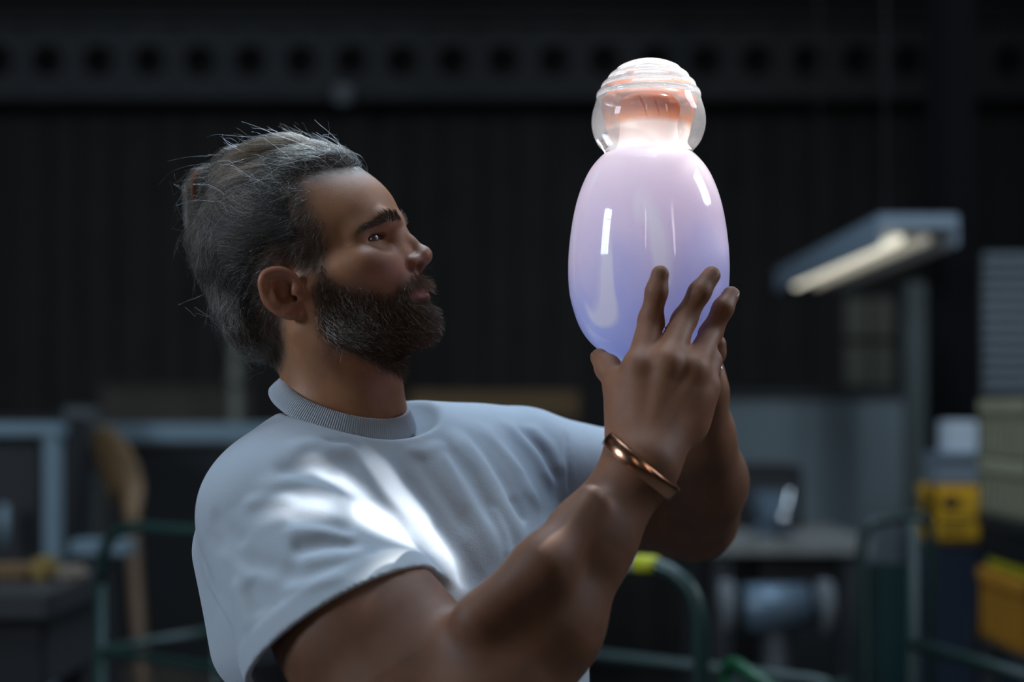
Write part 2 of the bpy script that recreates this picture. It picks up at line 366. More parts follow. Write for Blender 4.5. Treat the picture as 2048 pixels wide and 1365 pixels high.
# folds: pixel polylines dropped onto the cloth, (points, height mm, width mm)
FOLDS = [
 ([(742,905),(800,985),(870,1090),(930,1180)], 6.1, 14), ([(700,925),(755,990),(815,1060)], 4.1, 10),
 ([(770,915),(850,1010),(930,1120),(975,1200)], -4.1, 10),
 ([(845,870),(905,960),(975,1070),(1010,1150)], 3.4, 11), ([(820,890),(880,985),(945,1085)], -2.7, 9),
 ([(900,850),(965,940),(1030,1060),(1060,1110)], 4.1, 11), ([(880,870),(940,960),(1000,1070)], -2.7, 9),
 ([(950,840),(1020,930),(1085,1030)], 3.7, 10), ([(925,850),(990,940),(1060,1060)], -2.7, 8),
 ([(1000,835),(1060,900),(1110,985)], 3.4, 9), ([(1050,845),(1100,900),(1125,960)], 3.4, 8), ([(1028,850),(1085,910),(1115,970)], -2.7, 7),
 ([(560,905),(630,892),(690,905),(740,950)], 5, 9), ([(540,950),(620,930),(690,960)], -4, 9),
 ([(500,985),(580,965),(660,985),(720,1030)], 5, 8), ([(560,1035),(640,1045),(720,1070)], -4, 8),
 ([(560,1065),(640,1062),(720,1085)], 4, 7), ([(570,1105),(650,1090),(730,1095)], -5, 8), ([(590,1130),(670,1115),(740,1108)], 4, 7),
 ([(410,1060),(470,1120),(560,1150),(640,1152)], -4, 9), ([(430,1090),(500,1150),(590,1165)], 4, 8),
 ([(400,1150),(435,1210),(465,1250)], -2.5, 9), ([(500,1160),(515,1200),(522,1235)], -2.5, 9), ([(470,1150),(490,1220),(505,1270)], 4, 8),
 ([(405,1110),(430,1180),(470,1260)], 4, 8),
 ([(1128,858),(1133,920),(1140,1005)], -2.2, 3), ([(590,935),(660,905),(730,900)], 3, 6), ([(480,1010),(540,1000),(600,1005)], 3, 6), ([(640,885),(700,890),(735,905)], -3, 5),
 ([(960,860),(1010,915),(1050,960)], 3, 5), ([(870,900),(905,960),(935,1030)], 3, 5), ([(980,1010),(1010,1080),(1020,1130)], 3, 5), ([(1020,990),(1050,1050)], -3, 5),
 ([(560,1190),(620,1170),(700,1150)], 2.5, 6), ([(420,1020),(450,1060),(500,1090)], -3, 7), ([(800,900),(850,905),(900,890)], 2, 6), ([(850,1030),(900,1110),(940,1190)], -3, 6),
]
SHIRT.bake()
_base_shirt = Field(); _base_shirt.ops = list(SHIRT.ops); _base_shirt.bake()
def fold_op(pts3, amp, wid):
    A = np.array(pts3, np.float32)
    n = len(A); s_acc = np.concatenate([[0], np.cumsum(np.linalg.norm(np.diff(A, axis=0), axis=1))]); tot = s_acc[-1]
    def f(P):
        best = np.full(len(P), 9.0, np.float32); sb = np.zeros(len(P), np.float32)
        for i in range(n-1):
            ba = A[i+1]-A[i]; L2 = ba@ba; h = np.clip((P-A[i])@ba/L2, 0, 1)
            d = np.linalg.norm(P-A[i]-h[:, None]*ba, axis=1); m = d < best
            best = np.where(m, d, best); sb = np.where(m, s_acc[i]+h*np.sqrt(L2), sb)
        end = np.clip(np.minimum(sb, tot-sb)/(0.22*tot), 0, 1); end = end*end*(3-2*end)
        return amp*np.exp(-(best/wid)**2)*end
    SHIRT.add('d', f, A.min(0)-wid*2.6, A.max(0)+wid*2.6, 0.0)
for pts, amp, wid in FOLDS:
    p3 = []
    for i in range(len(pts)-1):
        for t in (0, 0.5): p3.append(ray_hit(_base_shirt, *(np.array(pts[i])*(1-t)+np.array(pts[i+1])*t)))
    p3.append(ray_hit(_base_shirt, *pts[-1])); p3 = [p for p in p3 if p is not None]
    if len(p3) > 1: fold_op(p3, amp/1000, wid/1000)
SHIRT.add('s', cone(JR+SA*(HEM-0.022), SA, 0.06, 0.0835, 0.0885, 0, 0.0), *cone_box(JR+SA*(HEM-0.022), SA, 0.06, 0.09), 0.001)
SHIRT.add('s', cone(JL+SAL*0.065, SAL, 0.06, 0.0605, 0.064, 0, 0.0), *cone_box(JL+SAL*0.065, SAL, 0.06, 0.068), 0.001)
CN = W(692, 798, 1.318)                          # collar ring
CFd = TF*math.cos(math.radians(24))-TU*math.sin(math.radians(24)); CFd = CFd
CUp = np.cross(CFd, TL); CUp = CUp/np.linalg.norm(CUp); CUp = CUp if CUp[2] > 0 else -CUp
_cR = np.stack([CFd, TL, CUp], 1)
ellipsoid(SHIRT, CN+CUp*0.024+TF*0.007, (0.0875,0.0865,0.0645), _cR, k=0.006, kind='s')

# ================================================================== meshes of the person
person = empty('person', (float(W(860,1500,1.34)[0]), 1.34, 0.0), 'bearded man in a white t-shirt lifting a glass vase with both hands', 'person')

def skin_material():
    m = bpy.data.materials.new('skin'); m.use_nodes = True; nt = m.node_tree; b = nt.nodes['Principled BSDF']
    at = nt.nodes.new('ShaderNodeAttribute'); at.attribute_name = 'tint'
    tc = nt.nodes.new('ShaderNodeTexCoord')
    n1 = nt.nodes.new('ShaderNodeTexNoise'); n1.inputs['Scale'].default_value = 38; n1.inputs['Detail'].default_value = 5
    n2 = nt.nodes.new('ShaderNodeTexNoise'); n2.inputs['Scale'].default_value = 900; n2.inputs['Detail'].default_value = 3
    for n in (n1, n2): nt.links.new(tc.outputs['Object'], n.inputs['Vector'])
    mr = nt.nodes.new('ShaderNodeMapRange'); mr.inputs[1].default_value = 0.3; mr.inputs[2].default_value = 0.7; mr.inputs[3].default_value = 0.82; mr.inputs[4].default_value = 1.12
    nt.links.new(n1.outputs['Fac'], mr.inputs[0])
    mx = nt.nodes.new('ShaderNodeMix'); mx.data_type = 'RGBA'; mx.blend_type = 'MULTIPLY'; mx.inputs[0].default_value = 1
    nt.links.new(at.outputs['Color'], mx.inputs[6]); nt.links.new(mr.outputs[0], mx.inputs[7])
    nt.links.new(mx.outputs[2], b.inputs['Base Color'])
    nt.links.new(at.outputs['Alpha'], b.inputs['Roughness']); b.inputs['Specular IOR Level'].default_value = 0.5
    b.inputs['Subsurface Weight'].default_value = 0.25; b.inputs['Subsurface Radius'].default_value = (1.0, 0.35, 0.2); b.inputs['Subsurface Scale'].default_value = 0.004
    bp = nt.nodes.new('ShaderNodeBump'); bp.inputs['Strength'].default_value = 0.35; bp.inputs['Distance'].default_value = 0.0006
    nt.links.new(n2.outputs['Fac'], bp.inputs['Height']); nt.links.new(bp.outputs[0], b.inputs['Normal'])
    return m
def bump01(d, w): return np.exp(-(d/w)**2)
def poly_sd(q, poly):                            # signed distance to a polygon, negative inside
    poly = np.array(poly); d = np.full(len(q), 9.0); ins = np.zeros(len(q), bool)
    for i in range(len(poly)):
        a, b = poly[i], poly[(i+1) % len(poly)]; e = b-a; w_ = q-a
        h = np.clip((w_@e)/max(e@e, 1e-12), 0, 1); d = np.minimum(d, np.linalg.norm(w_-h[:, None]*e, axis=1))
        c1 = (a[1] > q[:, 1]) != (b[1] > q[:, 1])
        xi = a[0]+(q[:, 1]-a[1])/np.where(b[1] == a[1], 1e-9, b[1]-a[1])*e[0]
        ins ^= c1 & (q[:, 0] < xi)
    return np.where(ins, -d, d)
def ab(px, py, c): q = hp(px, py, c); return (q[0], q[2])
HAIRLINE = [ab(735,338,-5), ab(700,346,-30), ab(655,352,-45), ab(612,368,-58), ab(622,410,-62), ab(648,455,-65), ab(652,500,-68), ab(640,545,-70),
            ab(606,545,-74), ab(580,535,-78), ab(545,533,-80), ab(528,560,-78), ab(537,610,-74), ab(556,650,-64), ab(566,690,-50), ab(560,735,-40),
            ab(500,740,0), ab(400,640,0), ab(330,500,0), ab(330,330,0), ab(450,240,0), ab(650,250,0), ab(745,280,0)]
BEARDLINE = [ab(640,530,-70), ab(668,560,-66), ab(705,578,-60), ab(745,580,-50), ab(775,588,-40), ab(795,580,-30), ab(815,560,-22), ab(838,540,-10), ab(860,532,0),
             ab(900,560,0), ab(910,680,0), ab(850,730,0), ab(800,745,-5), ab(760,735,-30), ab(715,712,-45), ab(675,690,-52), ab(645,665,-58), ab(632,620,-66), ab(622,570,-70)]
LIP = [ab(812,598,-24), ab(835,580,-12), ab(858,566,0), ab(866,575,0), ab(866,590,0), ab(845,597,-8)]
def tint(P, N):
    n = len(P); q = to_head(P.astype(np.float32)); q2 = q[:, [0, 2]].astype(float); c = np.abs(q[:, 1])
    base = np.tile(np.array([[0.38, 0.17, 0.085]]), (n, 1))
    near = (np.abs(q[:, 0]) < 0.14) & (c < 0.12) & (q[:, 2] > -0.13) & (q[:, 2] < 0.16)
    idx = np.nonzero(near)[0]; qq = q2[idx]; cc = c[idx]; col = base[idx]
    def mix(wt, rgb):
        nonlocal col
        col = col*(1-wt[:, None])+np.array(rgb)*wt[:, None]
    sm = lambda d, w_: np.clip(0.5-d/w_, 0, 1)
    red = bump01(np.linalg.norm(qq-np.array([0.100,-0.012]), axis=1), 0.02)+0.7*bump01(np.linalg.norm(qq-np.array([0.07,-0.012]), axis=1), 0.022)
    mix(np.clip(red, 0, 1)*0.5, (0.40, 0.15, 0.10))
    er = sm(np.linalg.norm(qq-np.array([-0.010,0.008]), axis=1)-0.026, 0.01)*(cc > 0.069)
    mix(er*0.6, (0.42, 0.15, 0.085))
    mix(sm(poly_sd(qq, BEARDLINE), 0.016)*0.80*(cc < 0.085)*(1-er), (0.055, 0.034, 0.026))
    mix(sm(poly_sd(qq, HAIRLINE), 0.014)*0.85*(1-er), (0.05, 0.04, 0.035))
    mix(sm(poly_sd(qq, LIP), 0.003)*0.9*(cc < 0.026), (0.40, 0.12, 0.10))
    bl = np.abs(qq[:, 1]-(0.0322-((cc-0.028)/0.030)**2*0.0025))
    mix(bump01(bl, 0.004)*(cc > 0.007)*(cc < 0.054)*(qq[:, 0] > 0.055)*0.55, (0.05, 0.03, 0.02))
    hand = np.clip((P[:, 2]-1.39)/0.05, 0, 1)*(P[:, 0] > 0.04); arm_shade = (0.50+0.26*hand)[:, None]*np.array([[1.0, 0.93, 0.93]])  # arm shade put into the skin colour, eased towards the hand
    base[~near] *= arm_shade[~near]
    base[idx] = col
    # small line tattoo on the left wrist
    for line in (((1420,752),(1428,744),(1438,743),(1444,736)), ((1421,764),(1424,772))):
        h = [ray_hit(BODY, *p) for p in line]; h = [p for p in h if p is not None and p[1] > 1.3]
        for a, b in zip(h, h[1:]):
            e = b-a; t = np.clip((P-a)@e/max(e@e, 1e-9), 0, 1); d = np.linalg.norm(P-a-t[:, None]*e, axis=1); w_ = np.clip(1.3-d/0.0013, 0, 1)[:, None]*0.85
            base = base*(1-w_)+np.array([0.02, 0.022, 0.03])*w_
    return base
BODY.bake()
V, Q = contour(BODY, 0.0015)
body_me = mesh_np('body', V, Q)
nv = len(body_me.vertices); N = np.zeros(nv*3, np.float32); body_me.vertex_normals.foreach_get('vector', N)
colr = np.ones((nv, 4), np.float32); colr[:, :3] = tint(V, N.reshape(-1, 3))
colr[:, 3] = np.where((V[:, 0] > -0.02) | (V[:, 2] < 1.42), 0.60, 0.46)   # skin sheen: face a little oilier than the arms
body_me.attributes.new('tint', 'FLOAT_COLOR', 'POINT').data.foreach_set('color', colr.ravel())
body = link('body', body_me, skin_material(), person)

def shirt_material():
    m = bpy.data.materials.new('white_cotton'); m.use_nodes = True; nt = m.node_tree; b = nt.nodes['Principled BSDF']
    b.inputs['Base Color'].default_value = (0.50, 0.55, 0.61, 1); b.inputs['Roughness'].default_value = 0.9; b.inputs['Specular IOR Level'].default_value = 0.15
    b.inputs['Sheen Weight'].default_value = 0.15
    tc = nt.nodes.new('ShaderNodeTexCoord'); n = nt.nodes.new('ShaderNodeTexNoise'); n.inputs['Scale'].default_value = 700; n.inputs['Detail'].default_value = 4
    n2 = nt.nodes.new('ShaderNodeTexNoise'); n2.inputs['Scale'].default_value = 45; n2.inputs['Detail'].default_value = 4
    ad = nt.nodes.new('ShaderNodeMath'); ad.operation = 'MULTIPLY_ADD'; ad.inputs[1].default_value = 2.2
    for q in (n, n2): nt.links.new(tc.outputs['Object'], q.inputs['Vector'])
    nt.links.new(n2.outputs['Fac'], ad.inputs[0]); nt.links.new(n.outputs['Fac'], ad.inputs[2])
    bp = nt.nodes.new('ShaderNodeBump'); bp.inputs['Strength'].default_value = 0.35; bp.inputs['Distance'].default_value = 0.0008
    nt.links.new(ad.outputs[0], bp.inputs['Height']); nt.links.new(bp.outputs[0], b.inputs['Normal'])
    return m
cotton = shirt_material()
V, Q = contour(SHIRT, 0.0024)
shirt = link('shirt', mesh_np('shirt', V, Q), cotton, person)
shirt['label'] = 'white cotton crew-neck t-shirt with wide sleeves'
# ribbed collar: a swept band
def collar():
    nt_, rows = 1600, [(0.0,-0.0035),(0.001,0.0),(0.008,0.0006),(0.016,0.0008),(0.0205,0.0006),(0.0212,-0.001),(0.0212,-0.0045)]
    V, F = [], []
    for i in range(nt_):
        t = 2*math.pi*i/nt_; rib = 0.0004*math.cos(200*t)
        r_ = (0.058*math.cos(t))*CFd+(0.0585*math.sin(t))*TL
        out = (math.cos(t)*CFd+math.sin(t)*TL)
        down = -CUp*0.86+out*0.51
        nrm = out*0.86+CUp*0.51
        for s, o_ in rows: V.append(CN+CUp*0.006+r_+down*s*(1.0)+nrm*(o_+0.0012+(rib if 0 < s < 0.0208 else 0)))
    k = len(rows)
    for i in range(nt_):
        j = (i+1) % nt_
        for r_ in range(k-1): F.append((i*k+r_, i*k+r_+1, j*k+r_+1, j*k+r_))
    return mesh_np('collar', V, F)
col_o = link('collar', collar(), cotton, None); col_o.parent = shirt

# ================================================================== eyes
def eye_material():
    m = bpy.data.materials.new('eye'); m.use_nodes = True; nt = m.node_tree; b = nt.nodes['Principled BSDF']
    tc = nt.nodes.new('ShaderNodeTexCoord'); sx = nt.nodes.new('ShaderNodeSeparateXYZ'); nt.links.new(tc.outputs['Object'], sx.inputs[0])
    r = nt.nodes.new('ShaderNodeValToRGB'); e = r.color_ramp.elements; r.color_ramp.interpolation = 'LINEAR'
    mr = nt.nodes.new('ShaderNodeMapRange'); mr.inputs[1].default_value = 0.0100; mr.inputs[2].default_value = 0.0124
    nt.links.new(sx.outputs[0], mr.inputs[0]); nt.links.new(mr.outputs[0], r.inputs[0])
    e[0].position = 0.0; e[0].color = (0.11, 0.09, 0.085, 1); e[1].position = 0.97; e[1].color = (0.005, 0.005, 0.006, 1)
    for p, c in ((0.10,(0.11,0.09,0.085,1)), (0.16,(0.03,0.04,0.05,1)), (0.55,(0.06,0.085,0.11,1)), (0.82,(0.04,0.06,0.08,1)), (0.86,(0.005,0.005,0.006,1))):
        q = e.new(p); q.color = c
    nt.links.new(r.outputs[0], b.inputs['Base Color']); b.inputs['Roughness'].default_value = 0.06; b.inputs['Coat Weight'].default_value = 0.2; b.inputs['Coat Roughness'].default_value = 0.02
    return m
em = eye_material()
def uvsphere(r, nu=48, nv_=24):                  # poles along local +x
    V = [(r, 0, 0)]; F = []
    for i in range(1, nv_):
        p = math.pi*i/nv_
        for j in range(nu): V.append((r*math.cos(p), r*math.sin(p)*math.cos(2*math.pi*j/nu), r*math.sin(p)*math.sin(2*math.pi*j/nu)))
    V.append((-r, 0, 0))
    for j in range(nu):
        k = (j+1) % nu; F.append((0, 1+j, 1+k, 1+k)); n = 1+(nv_-2)*nu; F.append((len(V)-1, n+k, n+j, n+j))
        for i in range(nv_-2): F.append((1+i*nu+j, 1+(i+1)*nu+j, 1+(i+1)*nu+k, 1+i*nu+k))
    me = bpy.data.meshes.new('eyeball'); me.from_pydata(V, [], [tuple(dict.fromkeys(f)) for f in F]); me.update()
    for p in me.polygons: p.use_smooth = True
    return me
eye_me = uvsphere(0.0122)
for sgn in (-1, 1):
    o = link('eye', eye_me, em if not eye_me.materials else None, person)
    R = Matrix([[*HR[0]], [*HR[1]], [*HR[2]]]).to_3x3() @ Matrix.Rotation(math.radians(-2), 3, 'Y')
    o.matrix_basis = Matrix.Translation(Vector(from_head(mm(69, sgn*32, 21)))) @ R.to_4x4()

# ================================================================== hair
def hair_material(name, rough=0.3):
    m = bpy.data.materials.new(name); m.use_nodes = True; nt = m.node_tree
    nt.nodes.remove(nt.nodes['Principled BSDF'])
    h = nt.nodes.new('ShaderNodeBsdfHairPrincipled'); h.parametrization = 'COLOR'
    at = nt.nodes.new('ShaderNodeAttribute'); at.attribute_name = 'tone'
    nt.links.new(at.outputs['Color'], h.inputs['Color']); h.inputs['Roughness'].default_value = rough; h.inputs['Radial Roughness'].default_value = 0.4
    nt.links.new(h.outputs[0], nt.nodes['Material Output'].inputs[0]); return m
hmat = hair_material('hair_strand', 0.32)
def matte_hair():
    m = bpy.data.materials.new('beard_strand'); m.use_nodes = True; nt = m.node_tree; b = nt.nodes['Principled BSDF']
    at = nt.nodes.new('ShaderNodeAttribute'); at.attribute_name = 'tone'; nt.links.new(at.outputs['Color'], b.inputs['Base Color'])
    b.inputs['Roughness'].default_value = 0.55; b.inputs['Specular IOR Level'].default_value = 0.22; return m
bmat = matte_hair()
def strands(name, pts, rad, tone, parent, m=None):     # pts (N,S,3) world, rad (S,), tone (N,3)
    n, s = pts.shape[:2]; cu = bpy.data.hair_curves.new(name); cu.add_curves([s]*n)
    cu.attributes['position'].data.foreach_set('vector', pts.astype(np.float32).ravel())
    ra = cu.attributes.get('radius') or cu.attributes.new('radius', 'FLOAT', 'POINT')
    ra.data.foreach_set('value', np.broadcast_to(np.asarray(rad, np.float32), (n, s)).ravel().copy())
    c4 = np.ones((n, 4), np.float32); c4[:, :3] = tone
    cu.attributes.new('tone', 'FLOAT_COLOR', 'CURVE').data.foreach_set('color', c4.ravel())
    o = bpy.data.objects.new(name, cu); C.objects.link(o); cu.materials.append(m or hmat)
    o.parent = parent
    if parent is person: o.matrix_parent_inverse = Matrix.Translation(-person.location)
    return o
HAIR = Field()                                   # hair mass, head coordinates, |c|
ellipsoid(HAIR, mm(-3,0,62), mm(95,77,74))
ellipsoid(HAIR, mm(20,0,84), mm(74,60,56), k=0.015)
ellipsoid(HAIR, mm(-66,0,4), mm(32,58,46), k=0.02)
ellipsoid(HAIR, mm(-70,0,-14), mm(18,46,28), k=0.014)
chain(HAIR, [hs(600,302,10), hs(540,305,14), hs(470,330,14), hs(432,368,12)], [0.010,0.014,0.014,0.013], 0.008)
chain(HAIR, [hs(434,385,14), hs(412,430,14), hs(402,480,14), hs(415,520,18)], [0.011,0.011,0.010,0.009], 0.008)
ellipsoid(HAIR, hs(425,385,0), mm(22,26,22), k=0.012)
HPOLY = np.array(HAIRLINE)
def taper(q):                                    # the mass thins out towards the hairline and dives under the skin there
    s = poly_sd(q[:, [0, 2]].astype(float), HPOLY); t = np.clip(1+s/0.034, 0, 1.4); return (-0.017*t*t).astype(np.float32)
HAIR.add('d', taper, mm(-200,-200,-200), mm(200,200,200), 0.0)
HAIR.add('i', lambda q: poly_sd(q[:, [0, 2]].astype(float), HPOLY).astype(np.float32)-0.004, mm(-200,-200,-200), mm(200,200,200), 0.006)
HAIR.bake()
def hair_l(q):
    q = q.copy(); q[:, 1] = np.abs(q[:, 1]); return HAIR(q)
class _W: pass
def sym_field(f, box_lo, box_hi):
    G = Field(); G.add('u', f, box_lo, box_hi, 0); return G
hV, hQ = contour(sym_field(hair_l, mm(-125,-85,-70), mm(100,85,160)), 0.0028)
hair_me = mesh_np('hair', from_head(hV), hQ)
hair = link('hair', hair_me, mat('hair_mass', (0.022, 0.018, 0.016), 0.7, noise=0.5, scale=60), person)
hair['label'] = 'long greying brown hair tied up at the back'
GUIDE = [(715,310,-1,.10),(650,305,-1,.05),(580,300,-1,.15),(500,312,-1,.4),(440,345,-.7,.7),(690,335,-1,-.3),
 (610,365,-.9,.25),(560,400,-1,.1),(500,420,-1,-.25),(455,420,-.7,-.7),(630,430,-.55,.8),(648,500,-.2,1),(600,470,-.8,.55),(540,470,-1,.1),
 (470,490,-.95,-.1),(420,470,-.25,.9),(625,520,-.3,1),(570,515,-1,.3),(500,540,-1,.35),(440,550,-.4,.9),(405,520,.05,1),(500,600,-.7,.7),(450,610,.1,1),(500,670,.35,.9),(535,705,.5,.85),(540,640,-.35,.9),(420,580,.3,1)]
gA = np.array([ab(g[0], g[1], -55) for g in GUIDE]); gB = np.array([ab(g[0]+g[2]*10, g[1]+g[3]*10, -55) for g in GUIDE]); gD = gB-gA; gD /= np.linalg.norm(gD, axis=1, keepdims=True)
def flow(q, A, D, sig=0.016):
    d2 = ((q[:, None, [0, 2]]-A[None])**2).sum(2); w_ = 1/(d2+2e-5)**1.6
    v = (w_[:, :, None]*D[None]).sum(1)/w_.sum(1)[:, None]
    out = np.zeros((len(q), 3)); out[:, 0] = v[:, 0]; out[:, 2] = v[:, 1]; return out
def grow(field, P, A, D, steps, length, h0, h1, frizz, side=0.0, clump=None):
    n = len(P); P = P.astype(np.float32); bias = rng.normal(0, frizz, (n, 3)); out = [P.copy()]
    if clump:                                    # strands of one lock share their drift
        cen = P[rng.choice(n, clump)]; own = np.concatenate([np.argmin(((P[i:i+2000, None]-cen[None])**2).sum(2), 1) for i in range(0, n, 2000)])
        bias = bias*0.5+rng.normal(0, 0.34, (clump, 3))[own]; h1 = h1*0.6+rng.gamma(1.5, 0.0011, clump)[own]; length = length*rng.uniform(0.7, 1.25, clump)[own]
    wob = rng.normal(0, frizz*0.8, (n, 3)); ph = rng.uniform(0, 6.28, n)
    for s in range(1, steps):
        d = flow(P, A, D)+bias+wob*np.sin(ph+s*0.9)[:, None]; d[:, 1] += side*np.sign(P[:, 1])
        g = grad(field, P); d = d-(d*g).sum(1, keepdims=True)*g; d /= np.maximum(np.linalg.norm(d, axis=1, keepdims=True), 1e-6)
        P = (P+d*(length/steps)[:, None]).astype(np.float32)
        t = s/(steps-1); tgt = h0+(h1-h0)*t**1.5
        g = grad(field, P); P = (P-g*((field(P)-tgt)[:, None])).astype(np.float32)
        out.append(P.copy())
    return np.stack(out, 1)
def tones(n, grey, dark=(0.010,0.007,0.005), brown=(0.040,0.026,0.016), light=(0.55,0.57,0.60)):
    u = rng.uniform(0, 1, n); b = rng.uniform(0, 1, (n, 1))
    t = np.array(dark)*(1-b)+np.array(brown)*b
    g = (u < grey)[:, None]; gv = np.array(light)*rng.uniform(0.45, 1.1, (n, 1))
    return np.where(g, gv, t)
ok = hair_l(hV.astype(np.float32)+0) < 0.002
inner = HAIR.ops
sd_poly = poly_sd(hV[:, [0, 2]], HPOLY)
wgt = np.where(hV[:, 1] < 0.02, 1.0, 0.15)*(np.abs(head_f(from_head(hV).astype(np.float32))) > 0.0005); wgt = wgt/wgt.sum()
NH = 17000
ri = rng.choice(len(hV), NH, p=wgt); roots = hV[ri]+rng.normal(0, 0.001, (NH, 3))
edge = np.clip(-sd_poly[ri]/0.025, 0.12, 1)
L_ = rng.uniform(0.022, 0.055, NH)*(0.45+0.55*edge)
hgt = rng.gamma(1.6, 0.0011, NH)
pts = grow(hair_l, roots, gA, gD, 9, L_, -0.001, hgt, 0.22, clump=420)
grey = np.clip(0.18+0.20*(roots[:, 2] < 0.05), 0, 1)  # grey hairs, plus highlights put into pale strands, more of them low down
strands('hair_strands', from_head(pts), np.linspace(0.00013, 0.00005, 9), tones(NH, grey), hair)
# stray hairs standing off the head
NF = 900
top = np.nonzero((hV[:, 2] > 0.085) | (hV[:, 0] < -0.06))[0]; ri = rng.choice(top, NF)
pf = grow(hair_l, hV[ri], gA, gD, 10, rng.uniform(0.03, 0.085, NF), 0.0, rng.gamma(2.0, 0.0052, NF), 0.6)
strands('stray_strands', from_head(pf), np.linspace(0.00013, 0.00005, 10), tones(NF, 0.7), hair)
def bundle(name, poly, r, n, frizz, grey, twist=0.0, brown=(0.13,0.078,0.040)):
    A = np.array(poly); S = 14; t = np.linspace(0, len(A)-1, S); i = np.clip(t.astype(int), 0, len(A)-2)
    # Catmull-Rom centre line
    Pm = A[np.clip(i-1, 0, None)]; P0 = A[i]; P1 = A[i+1]; P2 = A[np.clip(i+2, None, len(A)-1)]; u = (t-i)[:, None]
    cen = 0.5*((2*P0)+(-Pm+P1)*u+(2*Pm-5*P0+4*P1-P2)*u**2+(-Pm+3*P0-3*P1+P2)*u**3)
    T = np.gradient(cen, axis=0); T /= np.linalg.norm(T, axis=1, keepdims=True)
    X = np.cross(T, np.array([0, 1.0, 0])); X /= np.linalg.norm(X, axis=1, keepdims=True); Y = np.cross(T, X)
    a = rng.uniform(0, 6.28, (n, 1))+twist*np.linspace(0, 1, S)[None]; rr = r*np.sqrt(rng.uniform(0.2, 1, (n, 1)))*(0.75+0.25*np.sin(np.linspace(0.3, 2.8, S)))[None]
    pts = cen[None]+X[None]*(rr*np.cos(a))[:, :, None]+Y[None]*(rr*np.sin(a))[:, :, None]+np.cumsum(rng.normal(0, frizz, (n, S, 3)), 1)
    strands(name, from_head(pts), np.linspace(0.00013, 0.00007, S), tones(n, grey, brown=brown), hair)
hn = lambda px, py, c: hp(px, py, -c)
bundle('top_lock', [hn(612,300,8), hn(575,292,16), hn(520,304,24), hn(468,330,26), hn(432,372,22)], 0.0125, 1100, 0.0004, 0.25, 2.2)
bundle('back_lock', [hn(440,375,20), hn(425,415,24), hn(410,455,24), hn(408,495,24), hn(424,525,26)], 0.0090, 700, 0.0004, 0.22, 1.0)
bundle('crown_lock', [hn(560,330,34), hn(510,345,44), hn(462,365,40), hn(428,392,28)], 0.0100, 600, 0.0005, 0.35, 1.5)
bundle('bun_loop', [hn(432,372,16), hn(405,355,12), hn(388,380,10), hn(392,415,12), hn(412,430,16)], 0.0075, 420, 0.0006, 0.5, 2.5)
bundle('bun_loop', [hn(450,345,0), hn(412,350,-6), hn(396,372,-4), hn(390,440,4), hn(398,500,8)], 0.0080, 420, 0.0007, 0.5, 2.0)
def tube_mesh(name, pts, r, nseg=10, closed=False):
    P = [Vector(p) for p in pts]; V, F = [], []; n = len(P); up = None
    for i, p in enumerate(P):
        a = P[(i-1) % n] if (closed or i) else p; b = P[(i+1) % n] if (closed or i < n-1) else p
        T = (b-a).normalized()
        if up is None:
            up = T.orthogonal().normalized()
        up = (up-T*up.dot(T)).normalized(); v = T.cross(up); rr = r[i] if hasattr(r, '__len__') else r
        for j in range(nseg):
            t = 2*math.pi*j/nseg; V.append(p+(up*math.cos(t)+v*math.sin(t))*rr)
    for i in range(n if closed else n-1):
        k = (i+1) % n
        for j in range(nseg): F.append((i*nseg+j, i*nseg+(j+1) % nseg, k*nseg+(j+1) % nseg, k*nseg+j))
    me = bpy.data.meshes.new(name); me.from_pydata(V, [], F)
    if not closed:
        bm = bmesh.new(); bm.from_mesh(me); bmesh.ops.holes_fill(bm, edges=[e for e in bm.edges if e.is_boundary]); bm.to_mesh(me); bm.free()
    me.update()
    for p in me.polygons: p.use_smooth = True
    return me
tc_ = hp(398, 378, -14); ring = []
for i in range(28):
    t = 2*math.pi*i/28; ring.append(from_head(tc_+np.array([0.010*math.cos(t)*0.6, 0.012*math.sin(t), 0.013*math.cos(t)])))
tie = link('hair_tie', tube_mesh('hair_tie', ring, 0.0034, 10, True), mat('hair_tie', (0.16, 0.05, 0.018), 0.7)); tie.parent = hair; tie['label'] = 'rust-brown hair tie'

# ---- beard, moustache and brows: strands rooted on the skin
bq = to_head(np.array([v.co[:] for v in body_me.vertices], np.float32)) if False else None
_co = np.zeros(nv*3, np.float32); body_me.vertices.foreach_get('co', _co); BV = to_head(_co.reshape(-1, 3))
def skin_l(q): q = q.copy(); q[:, 1] = np.abs(q[:, 1]); return HEAD(q, (q.min(0), q.max(0), 0.03))
def body_l(q):
    return BODY(from_head(q).astype(np.float32), (from_head(q).min(0), from_head(q).max(0), 0.02))
inb = (np.abs(BV[:, 0]) < 0.13) & (BV[:, 2] > -0.12) & (BV[:, 2] < 0.06) & (np.abs(BV[:, 1]) < 0.075)
cand = np.nonzero(inb)[0]; sdb = poly_sd(BV[cand][:, [0, 2]].astype(float), np.array(BEARDLINE)); sdl = poly_sd(BV[cand][:, [0, 2]].astype(float), np.array(LIP))
frontal = (np.abs(BV[cand, 1]) < 0.026)
dens = np.clip(0.12-sdb/0.020, 0, 1)*np.where((sdl < 0.0025) & frontal, 0, 1)*np.where(BV[cand, 1] < 0.02, 1, 0.25)
bare = np.exp(-((BV[cand, 0]-0.078)/0.012)**2-((BV[cand, 2]+0.050)/0.006)**2); dens *= 1-0.7*bare
dens = dens/dens.sum()
NBD = 15000
bi = cand[rng.choice(len(cand), NBD, p=dens)]; br = BV[bi]
